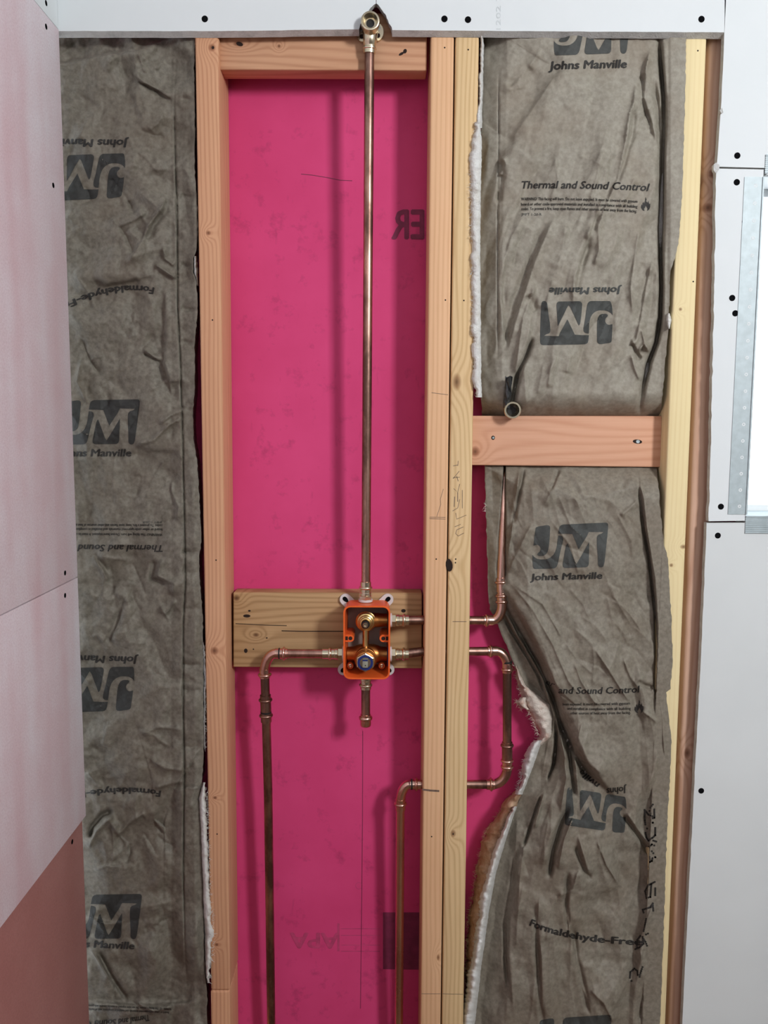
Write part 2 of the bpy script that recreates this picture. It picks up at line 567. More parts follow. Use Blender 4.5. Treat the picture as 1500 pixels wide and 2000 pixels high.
# sheet below
pts = jag([(1380, 1022), (1378, 1080), (1374, 1180), (1370, 1260), (1363, 1400), (1355, 1550), (1345, 1750), (1333, 1990), (1322, 2260)], 0.6, 20)
poly = pxpoly(pts, YD)
pr3 = prism('drywall_panel', [(WX0 - 0.001, at(1440, 1021, YD).z)] + [(poly[0][0], at(1384, 1021.5, YD).z)] + poly[1:] + [(poly[-1][0], 0.002), (XE, 0.002), (XE, WZ0), (WX0 - 0.001, WZ0)], YD, -0.0006, [M['grey_white'], M['gyp']], wall_r)
prism('drywall_panel', [(WX1, WZ0 + 0.001), (XE, WZ0 + 0.001), (XE, WZ1 - 0.001), (WX1, WZ1 - 0.001)], YD, -0.0006, [M['white'], M['gyp']], wall_r)
for q in ((1440, 304),): drywall_screw(q[0], q[1], pr1)
for q in ((1439, 356), (1430, 582), (1408, 989.5), (1436, 612), (1455, 433)): drywall_screw(q[0], q[1], pr2)
for q in ((1402, 1046), (1369.5, 1544.5)): drywall_screw(q[0], q[1], pr3)
# torn paper scraps at the seam ends
for (pts, pp) in ((((1393, 322), (1398, 318), (1405, 323), (1404, 331), (1398, 340), (1393, 333)), pr2), (((1405, 216), (1410, 211), (1412, 220), (1408, 222)), pr1)):
    w = pxpoly(pts, YD - 0.004)
    prism('torn_paper', w, YD - 0.0055, YD + 0.002, [M['gyp'], M['gyp']], pp)


# galvanised corner bead strips round the opening: perforated side leg and ridged sill leg
def bead(name, corners_px, n_holes, vertical, parent):
    P = [at(a, b, YD) for a, b in corners_px]
    bm = bmesh.new()
    x0, x1 = (P[0].x + P[3].x) / 2, (P[1].x + P[2].x) / 2
    z1, z0 = (P[0].z + P[1].z) / 2, (P[2].z + P[3].z) / 2
    bm_box(bm, x0, x1, YD - 0.0012, YD - 0.0002, z0, z1)
    if vertical:
        bm_box(bm, x1 - 0.001, x1 + 0.0014, YD - 0.003, YS, z0, z1)
    else:
        k = 9
        for i in range(k):
            zz = z0 + (z1 - z0) * (i + 0.5) / k
            bm_box(bm, x0, x1, YD - 0.0022, YD - 0.001, zz - 0.0007, zz + 0.0007)
        bm_box(bm, x0, x1, YD - 0.003, YS, z1 - 0.0005, z1 + 0.0014)
    o = from_bm(name, bm, M['galv'], parent)
    for i in range(n_holes):
        t = (i + 0.5) / n_holes
        if vertical:
            c = Vector((x0 + (x1 - x0) * 0.62, YD - 0.0012, z1 + (z0 - z1) * t))
            lathe('punched_hole', c + Vector((0, 0.0004, 0)), c + Vector((0, -1, 0)), [(0, 0.003), (0.0005, 0.003), (0.0006, 0.0022), (0.0001, 0.0)], M['white'], o, 10, smooth=30)
    return o


cb = tag(empty('corner_bead', at(1455, 1008, YD)), 'perforated galvanised corner bead edging the bright window opening', 'corner bead')
tag(bead('side_leg', [(1452, 346), (1489, 346), (1457.5, 1004), (1423, 1005)], 20, True, cb), 'perforated vertical strip')
bead('sill_leg', [(1455, 1011), (2300, 1011), (2300, 1043), (1455, 1045)], 0, False, cb)
bead('head_leg', [(1494, 306), (2300, 306), (2300, 341), (1494, 341)], 0, False, cb)

# window unit set in the opening
win = tag(empty('window_1', (WX0, 0.05, WZ0)), 'overexposed white window', kind='structure')
bm = bmesh.new()
fw = 0.035
for (a, b, c, d) in ((WX0, WX0 + 0.012, WZ0, WZ1), (WX1 - fw, WX1, WZ0, WZ1), (WX0, WX1, WZ0, WZ0 + 0.012), (WX0, WX1, WZ1 - 0.012, WZ1), ((WX0 + WX1) / 2 - 0.02, (WX0 + WX1) / 2 + 0.02, WZ0, WZ1)):
    bm_box(bm, a, b, 0.075, 0.115, c, d)
from_bm('window_frame', bm, M['vinyl'], win)
for (a, b, c, d) in ((WX0 - 0.010, WX0 - 0.0002, WZ0 - 0.01, WZ1 + 0.01), (WX1 + 0.0002, WX1 + 0.010, WZ0 - 0.01, WZ1 + 0.01), (WX0, WX1, WZ0 - 0.010, WZ0 - 0.0002), (WX0, WX1, WZ1 + 0.0002, WZ1 + 0.010)):
    box('reveal_board', a, b, 0.0, 0.112, c, d, M['vinyl'], win)
gm = bpy.data.materials.new('window_glass'); gm.use_nodes = True
_nt = gm.node_tree
_out = _nt.nodes['Material Output']
_tr = _nt.nodes.new('ShaderNodeBsdfTransparent'); _gl = _nt.nodes.new('ShaderNodeBsdfGlossy'); _mx = _nt.nodes.new('ShaderNodeMixShader')
_gl.inputs['Roughness'].default_value = 0.03; _mx.inputs[0].default_value = 0.06
_nt.links.new(_tr.outputs[0], _mx.inputs[1]); _nt.links.new(_gl.outputs[0], _mx.inputs[2]); _nt.links.new(_mx.outputs[0], _out.inputs[0])
box('pane', WX0 + 0.011, (WX0 + WX1) / 2 - 0.019, 0.093, 0.097, WZ0 + 0.011, WZ1 - 0.011, gm, win)
box('pane', (WX0 + WX1) / 2 + 0.019, WX1 - fw + 0.001, 0.093, 0.097, WZ0 + 0.011, WZ1 - 0.011, gm, win)

# ------------------------------------------------------------------ timber framing
ZB = 0.0


def stud(name, label, lt, lb, rt, rb, y, depth, mat, bevel=0.0035, z0=0.0381, z1=ZC - 0.0381, cat='stud'):
    """front edges as (pixel x at row 70, pixel x at row 2000), run from plate to plate"""
    def edge(a, b):
        p, q = at(a, 70, y), at(b, 2000, y)
        f = lambda z: p + (q - p) * ((z - p.z) / (q.z - p.z))
        return f(z1), f(z0)
    l1, l0 = edge(lt, lb); r1, r0 = edge(rt, rb)
    return tag(beam(name, l1, r1, l0, r0, depth, mat, None, bevel), label, cat, 'wall studs')


def kn(px, py, r, ra=None, y=0.0, axis='z'):
    p = at(px, py, y)
    return (p.x, p.z, r, ra or r) if axis == 'z' else (p.z, p.x, r, ra or r)


M['wA'] = wood('salmon_fir', (222, 172, 136), (196, 140, 106), 'z', 900, 4, [kn(414, 93, .006), kn(407, 455, .004), kn(419, 1271, .007), kn(420, 1558, .004, .003), kn(423, 1845, .0035)], 1.0)
M['wB'] = wood('peach_fir', (236, 192, 152), (214, 164, 122), 'z', 820, 3, [kn(856, 1870, .003, .006)], 7.0, strength=0.45)
M['wC'] = wood('straw_pine', (234, 204, 158), (206, 170, 122), 'z', 700, 7, [kn(892, 746, .0075, .014), kn(879, 1104, .007, .012), kn(885, 1628, .005, .007)], 13.0)
M['wD'] = wood('pale_spruce', (242, 224, 178), (228, 204, 152), 'z', 800, 2, [kn(1329, 604, .003), kn(1311, 1104, .0035), kn(1335, 1068, .006, .004)], 21.0, strength=0.3)
M['wE'] = wood('red_brown_fir', (226, 190, 168), (196, 152, 128), 'z', 500, 4, [kn(1388, 402, .008), kn(1396, 335, .007), kn(1347, 1476, .006, .01)], 33.0)
M['wF'] = wood('tan_fir_block', (214, 166, 132), (186, 134, 102), 'x', 500, 6, [kn(466, 86, .004, .009, .014, 'x'), kn(545, 90, .003, .003, .014, 'x')], 3.0)
M['wG'] = wood('grey_brown_block', (196, 160, 118), (158, 122, 84), 'x', 420, 8, [kn(500, 1240, .004, .006, .05, 'x'), kn(462, 1168, .006, .006, .05, 'x')], 9.0)
M['wH'] = wood('rosy_fir_block', (228, 178, 148), (206, 148, 118), 'x', 380, 7, [kn(928, 882, .009, .008, .034, 'x')], 17.0, strength=0.4)

zj = at(430, 1935, 0).z
stA = stud('wall_stud', 'salmon fir stud left of the pink bay, beside the brown-paper batt', 380.5, 413, 426.5, 450, 0.0, 0.088, M['wA'], z0=zj + 0.0006)
stA2 = stud('stud_offcut', 'short salmon stud piece butted under the left stud at the bottom', 379.5, 412, 425.5, 449, -0.0004, 0.088, M['wA'], z1=zj - 0.0006)
stB = stud('wall_stud', 'peach-coloured stud, left one of the doubled pair beside the pink bay', 841.5, 821, 887, 860.5, 0.0, 0.088, M['wB'])
stC = stud('wall_stud', 'straw-yellow knotty stud, right one of the doubled pair', 890, 863, 936, 905, 0.0, 0.088, M['wC'])
stD = stud('wall_stud', 'pale yellow stud at the right edge of the right batt', 1335, 1259, 1381, 1300, 0.0, 0.088, M['wD'])
stE = stud('wall_stud', 'red-brown stud half hidden behind the white drywall edge', 1387, 1307, 1432, 1348, 0.012, 0.076, M['wE'], 0.008)
box_plate = tag(box('sole_plate', XL, WX0, 0.0, 0.088, 0.0, 0.0378, M['wA'], None, 0.003), 'flat timber sole plate under the studs', 'timber')
box_plate2 = tag(box('top_plate', XL, WX0, 0.0, 0.088, ZC - 0.0378, ZC, M['wA'], None, 0.003), 'flat timber top plate above the studs', 'timber')


def block(name, label, x0, x1, y0p, y1p, y, depth, mat, z_extra=0.0):
    a, b = at(x0, y0p[0], y), at(x1, y0p[1], y)
    c, d = at(x0, y1p[0], y), at(x1, y1p[1], y)
    a.z += z_extra; b.z += z_extra
    return tag(beam(name, a, b, c, d, depth, mat, None, 0.002), label, 'blocking')


bF = block('blocking', 'tan fir block across the top of the pink bay', 429, 833.5, (136, 137), (136, 137.5), 0.014, 0.038, M['wF'], 0.089)
bG = block('blocking', 'wide grey-brown block behind the orange valve box', 455.5, 824, (1157, 1158), (1303, 1306), 0.05, 0.038, M['wG'])
bH = block('blocking', 'rosy fir block across the right bay under the brass outlet', 919, 1293, (812, 812.5), (908.5, 912.5), 0.034, 0.038, M['wH'])


# nails, toe-nail holes and pencil marks on the timber
def dot(name, px, py, y, rx, rz, parent, mat=None, tilt=0.0):
    c = at(px, py, y); k = 1 / 1133.0
    n = 12; V = []; Fc = []
    for (s, dy) in ((1.0, 0.0002), (0.85, -0.0004), (0.4, -0.0002)):
        for i in range(n):
            a = 2 * math.pi * i / n
            X, Z = rx * k * s * math.cos(a), rz * k * s * math.sin(a)
            V.append(c + Vector((X * math.cos(tilt) - Z * math.sin(tilt), dy, X * math.sin(tilt) + Z * math.cos(tilt))))
    for r in range(2):
        for i in range(n):
            Fc.append((r * n + i, r * n + (i + 1) % n, (r + 1) * n + (i + 1) % n, (r + 1) * n + i))
    Fc.append(tuple(2 * n + i for i in range(n)))
    return obj(name, V, Fc, mat or M['hole'], parent)


def stroke(name, pts, w_px, y, mat, parent, off=0.0003):
    k = w_px / 1133.0 / 2
    W = [at(a, b, y - off) for a, b in pts]
    V = []; Fc = []
    for i, p in enumerate(W):
        d = (W[min(i + 1, len(W) - 1)] - W[max(0, i - 1)]); d.y = 0; d.normalize()
        nn = Vector((-d.z, 0, d.x))
        V += [p + nn * k, p - nn * k]
    for i in range(len(W) - 1):
        Fc.append((2 * i, 2 * i + 1, 2 * i + 3, 2 * i + 2))
    return obj(name, V, Fc, mat, parent)


for (px, py, par) in ((415, 625, stA), (868.5, 93, stB), (914.5, 97, stC), (870, 586, stB), (906, 587, stC), (852, 1092, stB), (890, 1092, stC), (889.5, 1099, stC), (843, 1634, stB), (885, 1629, stC), (424, 1629, stA), (422, 1094, stA), (1363, 99, stD), (1354, 550, stD)):
    dot('nail_hole', px, py, 0.0, 1.6, 1.6, par)
dot('nail_hole', 877.5, 1104, 0.0, 7, 13, stC, M['hole'], 0.15)
dot('nail_hole', 416, 93, 0.0, 2.5, 3, stA)
for (px, py, rx, rz, t, par, y) in ((468, 86, 7, 4, -.3, bF, .014), (791, 100, 3.6, 4.5, -.4, bF, .014), (784, 105, 6, 2.5, .5, bF, .014), (482, 1203, 8, 3.5, 0, bG, .05), (487, 1193, 3, 2, 0, bG, .05), (480, 1271, 4, 5, 0, bG, .05), (521, 1246, 2, 1.6, 0, bG, .05), (495, 1268, 1.5, 1.5, 0, bG, .05), (788, 1193, 5, 4, 0, bG, .05), (963, 855, 4, 4.5, 0, bH, .034), (1245, 862.5, 10, 4.5, -.1, bH, .034)):
    dot('nail_hole', px, py, y, rx, rz, par, None, t)
dot('nail_head', 1246, 862.5, 0.0335, 4, 3.5, bH, M['galv'])
dot('nail_head', 963.5, 855, 0.0335, 2.2, 2.2, bH, M['galv'])
# saw check in the valve block
stroke('crack', [(460, 1218), (490, 1219.5), (520, 1221), (560, 1222)], 1.4, 0.05, M['hole'], bG)
stroke('crack', [(550, 1232), (590, 1233), (630, 1233), (672, 1233)], 1.8, 0.05, M['hole'], bG)
# pencil layout lines and the scribbled carpenter's letters
for pts, w, par in (
        ([(839, 1010), (870, 1010.5)], 1.0, stB), ([(839, 1013), (870, 1014)], 1.0, stB), ([(866, 955), (860, 975), (861, 985), (853, 1009)], 0.8, stB),
        ([(843, 767), (875, 771)], 0.9, stB), ([(823, 1941), (860, 1941)], 1.0, stB), ([(864, 1941), (905, 1942)], 1.0, stC), ([(884, 1214), (911, 1214)], 1.2, stC),
        ([(895, 900), (894, 910)], 1.0, stC), ([(885, 910), (894, 908)], 1.0, stC), ([(897, 920), (889, 930), (885, 935)], 1.0, stC), ([(885, 933), (898, 932)], 1.0, stC), ([(892, 930), (895, 940)], 1.0, stC),
        ([(898, 945), (894, 962), (886, 954)], 1.0, stC), ([(894, 962), (894, 980)], 1.4, stC), ([(888, 970), (887, 990)], 1.3, stC), ([(898, 975), (894, 992), (884, 998)], 1.0, stC), ([(903, 957), (903, 993)], 1.0, stC),
        ([(890, 1002), (892, 1014), (911, 1006)], 1.0, stC), ([(888, 1029), (900, 1024)], 1.0, stC), ([(905, 1029), (892, 1035), (890, 1042), (895, 1047), (906, 1041)], 1.1, stC)):
    stroke('pencil_mark', pts, w, 0.0, M['pencil'], par)
stroke('smudge', [(825, 1542), (840, 1544), (858, 1545)], 4, 0.0, M['pencil'], stB)

# marks and mirrored print on the pink sheathing
stroke('pencil_mark', [(588, 340), (610, 342), (640, 347), (664, 352), (688, 353)], 1.0, YS, M['pencil_d'], wall_back)
stroke('pencil_mark', [(708.5, 1428), (708, 1600), (706, 1800), (704, 1970)], 1.0, YS, M['pencil_d'], wall_back)
for (cx, cy, r) in ((702, 1430, 7), (701, 1730, 6.5)):
    stroke('pencil_mark', [(cx + r * math.cos(a), cy + r * math.sin(a)) for a in np.linspace(0, 6.4, 15)], 0.9, YS, M['ink_pink_faint'], wall_back)

# ------------------------------------------------------------------ print (lettering laid on a surface given by a depth function)
def text_tris(s, bold=0.0, shear=0.0):
    cu = bpy.data.curves.new('t', 'FONT')
    cu.body = s; cu.size = 1.0;  cu.resolution_u = 2; cu.fill_mode = 'FRONT'
    o = bpy.data.objects.new('t', cu); COL.objects.link(o)
    bpy.context.view_layer.update()
    me = bpy.data.meshes.new_from_object(o.evaluated_get(bpy.context.evaluated_depsgraph_get()))
    V = np.array([v.co[:2] for v in me.vertices], float).reshape(-1, 2); Fc = [list(p.vertices) for p in me.polygons]
    bpy.data.objects.remove(o); bpy.data.curves.remove(cu); bpy.data.meshes.remove(me)
    V[:, 0] += shear * V[:, 1]
    if bold > 0:      # heavier stroke: overlaid copies a hair apart
        n0 = len(V); sh = [(-bold, 0), (bold, 0), (0, bold * .6), (0, -bold * .6)]
        Fc = [[i + k * n0 for i in f] for k in range(4) for f in Fc]
        V = np.concatenate([np.concatenate([V + np.array(s), np.full((n0, 1), float(k))], 1) for k, s in enumerate(sh)])
    V[:, 0] -= V[:, 0].min()
    return V, Fc


def lay(name, V2, Fc, depth, mat, parent, off=0.0007, maxlen=5.0):
    """V2 in photo-plane pixels -> subdivided mesh lying on the surface"""
    bm = bmesh.new()
    vs = [bm.verts.new((float(q[0]), float(q[1]), float(q[2]) if len(q) > 2 else 0.0)) for q in V2]
    for f in Fc:
        try: bm.faces.new([vs[i] for i in f])
        except ValueError: pass
    bm.normal_update()
    bmesh.ops.triangulate(bm, faces=bm.faces[:], ngon_method='EAR_CLIP')
    for _ in range(6):
        es = [e for e in bm.edges if e.calc_length() > maxlen]
        if not es: break
        bmesh.ops.subdivide_edges(bm, edges=es, cuts=1)
        bmesh.ops.triangulate(bm, faces=[f for f in bm.faces if len(f.verts) > 3])
    bm.verts.ensure_lookup_table()
    P = np.array([v.co[:] for v in bm.verts])
    for i, v in enumerate(bm.verts): v.index = i
    Fo = [[v.index for v in f.verts] for f in bm.faces]
    bm.free()
    W = atv(P[:, 0], P[:, 1], depth(P[:, 0], P[:, 1]) - off - P[:, 2] * 0.00012)
    return obj(name, [Vector(w) for w in W], Fo, mat, parent)


def bez(pts, t):
    p = [np.array(q, float) for q in pts]
    t = np.asarray(t)[:, None]
    if len(p) == 2: return p[0] + (p[1] - p[0]) * t, np.repeat((p[1] - p[0])[None], len(t), 0)
    return (1 - t) ** 2 * p[0] + 2 * t * (1 - t) * p[1] + t * t * p[2], 2 * (1 - t) * (p[1] - p[0]) + 2 * t * (p[2] - p[1])


def write(s, base, cap, depth, mat, parent, bold=0.0, shear=0.0, mirror=False, name='printed_text', maxlen=5.0, off=0.0007):
    V, Fc = text_tris(s, bold, shear)
    W = V[:, 0].max()
    B, D = bez(base, V[:, 0] / W)
    D = D / np.linalg.norm(D, axis=1)[:, None]
    up = np.stack([D[:, 1], -D[:, 0]], 1)
    if mirror: up = -up
    P = B + up * (V[:, 1] * cap / 0.70)[:, None]
    if V.shape[1] > 2: P = np.concatenate([P, V[:, 2:3]], 1)
    return lay(name, P, Fc, depth, mat, parent, off, maxlen)


LOGO = [
    [(195, 240), (205, 222), (230, 210), (350, 190), (385, 192), (405, 208), (410, 240), (404, 340), (398, 430), (388, 520), (372, 580), (350, 615), (325, 632), (300, 640), (250, 641), (224, 630), (222, 612), (235, 594), (256, 578), (268, 550), (268, 525), (254, 497), (235, 483), (212, 478), (165, 491), (175, 380)],
    [(528, 340), (570, 346), (592, 360), (600, 385), (598, 420), (580, 490), (560, 570), (538, 680), (520, 760), (506, 795), (486, 815), (460, 825), (320, 829), (180, 832), (164, 820), (155, 780), (150, 720), (150, 625), (170, 650), (195, 670), (230, 685), (270, 692), (340, 690), (380, 680), (420, 658), (455, 625), (480, 585), (500, 530), (512, 470), (518, 400)],
    [(540, 235), (550, 208), (570, 190), (600, 180), (900, 166), (1225, 152), (1248, 160), (1259, 180), (1258, 230), (1248, 340), (1235, 460), (1215, 650), (1203, 750), (1192, 785), (1178, 802), (1155, 808), (1132, 802), (1116, 785), (1110, 760), (1107, 650), (1100, 560), (1094, 480), (1093, 380), (1100, 350), (1118, 328), (1165, 312), (1192, 291), (975, 290), (945, 355), (828, 545), (735, 320), (640, 316), (525, 318)],
    [(665, 455), (770, 720), (795, 757), (822, 715), (980, 435), (979, 560), (976, 745), (970, 778), (955, 797), (935, 806), (780, 812), (640, 818), (612, 812), (596, 795), (592, 768), (600, 715), (625, 570), (645, 480)],
]


def logo(cx, cy, w, depth, parent, rot=0.0, mat='ink_grey', shear=0.0, squash=1.0):
    """grey block emblem with the two letters left open; w = width in pixels"""
    V = []; Fc = []
    for piece in LOGO:
        Fc.append(list(range(len(V), len(V) + len(piece))))
        V += piece
    P = (np.array(V, float) - (705, 492)) / 1110.0 * w
    P[:, 1] *= squash
    P[:, 0] += shear * P[:, 1]
    a = math.radians(rot)
    Q = np.stack([P[:, 0] * math.cos(a) - P[:, 1] * math.sin(a), P[:, 0] * math.sin(a) + P[:, 1] * math.cos(a)], 1) + (cx, cy)
    return tag(lay('printed_logo', Q, Fc, depth, M['ink_dark' if parent is batt_l else mat], parent, 0.0006, 5.0), 'grey printed block emblem')


FLAME = [(0, -14), (2, -9), (1, -6), (4, -3), (6, -7), (6, -3), (8, 0), (9, -2), (9, 5), (7, 10), (3, 13), (4, 9), (2, 5), (1, 2), (-1, 6), (-3, 9), (-2, 13), (-6, 11), (-9, 6), (-8, 0), (-6, 2), (-6, -2), (-4, -5), (-3, -1), (-1, -6)]


def flame(cx, cy, s, depth, parent):
    return lay('printed_flame', [(cx + x * s, cy + y * s) for x, y in FLAME], [list(range(len(FLAME)))], depth, M['ink'], parent)


flat = lambda y: (lambda a, b: np.full(np.shape(a), y))
write('ER', [(829, 466), (764, 466)], 57, flat(YS), M['ink_pink'], wall_back, 0.03, 0, True, 'printed_letters', 60, 0.0005)
write('APA', [(663, 1823), (566, 1822)], 30, flat(YS), M['ink_pink_faint'], wall_back, 0.03, 0, False, 'printed_letters', 60, 0.0005)
lay('printed_block', [(748, 1782), (830, 1782), (830, 1894), (748, 1893)], [[0, 1, 2, 3]], flat(YS), M['ink_pink'], wall_back, 0.0004, 200)
for yy in (1814, 1827, 1846, 1858):
    stroke('printed_line', [(666, yy), (742, yy)], 1.6, YS, M['ink_pink_faint'], wall_back)
stroke('printed_line', [(661, 1803), (661, 1858)], 5, YS, M['ink_pink_faint'], wall_back)

# faint mill stamp on the drywall sheet
lightink = plain('faint_grey_stamp', (214, 220, 222), 0.8)
write('1202 7', [(978, 58), (978, -10)], 9, flat(YD), lightink, p_r, 0.0, 0, False, 'printed_text', 60, 0.0004)


# ------------------------------------------------------------------ crumpled kraft-faced batts
def vnoise(x, y, seed):
    ix, iy = np.floor(x), np.floor(y); fx, fy = x - ix, y - iy
    fx = fx * fx * (3 - 2 * fx); fy = fy * fy * (3 - 2 * fy)
    h = lambda a, b: np.modf(np.abs(np.sin(a * 127.1 + b * 311.7 + seed * 74.7) * 43758.5453))[0]
    return (h(ix, iy) * (1 - fx) + h(ix + 1, iy) * fx) * (1 - fy) + (h(ix, iy + 1) * (1 - fx) + h(ix + 1, iy + 1) * fx) * fy


def facet(x, y, seed):
    """flat triangular facets meeting in straight creases"""
    x = x + 0.35 * np.sin(y * 1.7 + seed); y = y + 0.35 * np.sin(x * 1.3 + seed * 2)
    ix, iy = np.floor(x), np.floor(y); fx, fy = x - ix, y - iy
    h = lambda a, b: np.modf(np.abs(np.sin(a * 127.1 + b * 311.7 + seed * 74.7) * 43758.5453))[0]
    a, b, c, d = h(ix, iy), h(ix + 1, iy), h(ix, iy + 1), h(ix + 1, iy + 1)
    return np.where(fx + fy < 1, a + (b - a) * fx + (c - a) * fy, d + (c - d) * (1 - fx) + (b - d) * (1 - fy)) - 0.5


def fbm(x, y, seed, o=4):
    s = 0; a = 0.5
    for i in range(o):
        s = s + a * (vnoise(x * 2 ** i, y * 2 ** i, seed + i) - 0.5); a *= 0.55
    return s


def feature(px, py, f):
    """creases: ('r', pts, w_left, w_right, a) sharp ridge / groove; ('s', pts, w, a) step, raised on the left of travel; mm heights"""
    kind, pts = f[0], f[1]
    best = np.full(px.shape, 1e9); sd = np.zeros(px.shape); tt = np.zeros(px.shape)
    L = [math.hypot(b[0] - a[0], b[1] - a[1]) for a, b in zip(pts[:-1], pts[1:])]; T = sum(L); acc = 0
    for (a, b), l in zip(zip(pts[:-1], pts[1:]), L):
        dx, dy = (b[0] - a[0]) / l, (b[1] - a[1]) / l
        t = (px - a[0]) * dx + (py - a[1]) * dy
        tc = np.clip(t, 0, l)
        ex, ey = px - a[0] - tc * dx, py - a[1] - tc * dy
        d = np.hypot(ex, ey)
        side = np.sign((px - a[0]) * dy - (py - a[1]) * dx)
        m = d < best
        best = np.where(m, d, best); sd = np.where(m, side, sd); tt = np.where(m, (acc + tc) / T, tt)
        acc += l
    fade = np.clip(np.minimum(tt, 1 - tt) / 0.16, 0, 1); fade = fade * fade * (3 - 2 * fade)
    # side > 0 : right of travel in image terms when heading down is image-left; use 'left' = -side for downward strokes
    left = -sd
    if kind == 'r':
        w = np.where(left > 0, f[2], f[3])
        return f[4] * np.exp(-best / w) * fade
    if kind == 'g':
        return -f[3] * np.exp(-(best / f[2]) ** 2) * fade
    w, a = f[2], f[3]
    far = np.exp(-np.maximum(0, best - 8 * w) / (14 * w + 20))
    return a * (1 / (1 + np.exp(-np.clip(left * best / w, -30, 30))) - 0.5) * far * fade


def rand_creases(n, seed, xr, yr, lr, wr, ar, ang=None):
    rs = random.Random(seed); out = []
    for _ in range(n):
        x, y = rs.uniform(*xr), rs.uniform(*yr); l = rs.uniform(*lr)
        a = math.radians(rs.gauss(*ang)) if ang else rs.uniform(0, math.pi)
        dx, dy = math.cos(a) * l / 2, math.sin(a) * l / 2
        k = rs.uniform(-.25, .25) * l
        w1, w2 = rs.uniform(*wr), rs.uniform(*wr)
        h = rs.uniform(*ar) * (1 if rs.random() < 0.6 else -0.8)
        out.append(('r', [(x - dx, y - dy), (x - dy * k / l, y + dx * k / l), (x + dx, y + dy)], w1, w2, h))
    return out


def wisps(edge, y, n, ln, mat, parent, seed, side=-1, spread=70):
    """loose glass fibres sticking out of a torn edge; edge as (row, x), side -1 = towards the left"""
    rs = random.Random(seed); E = np.array(edge, float); V = []; Fc = []
    for _ in range(n):
        py = rs.uniform(E[0, 0], E[-1, 0]); px = float(np.interp(py, E[:, 0], E[:, 1])) - side * rs.uniform(0, 3)
        a = math.radians((180 if side < 0 else 0) + rs.uniform(-spread, spread)); l = rs.uniform(*ln); k = rs.uniform(-.6, .6); yy = y + rs.uniform(-.003, .004)
        i0 = len(V); x, z = px, py
        for s in range(4):
            w = 0.00032 * (1 - s / 3.4)
            c = at(x, z, yy)
            V += [c + Vector((-w * math.sin(a), 0, -w * math.cos(a))), c + Vector((w * math.sin(a), 0, w * math.cos(a))), c + Vector((0, -w, 0))]
            x += math.cos(a) * l / 3; z += math.sin(a) * l / 3; a += k; yy += rs.uniform(-.0015, .001)
        for s in range(3):
            b = i0 + 3 * s
            for q in range(3):
                Fc.append((b + q, b + (q + 1) % 3, b + 3 + (q + 1) % 3, b + 3 + q))
    return tag(obj('loose_fibres', V, Fc, mat, parent), None, kind='stuff')


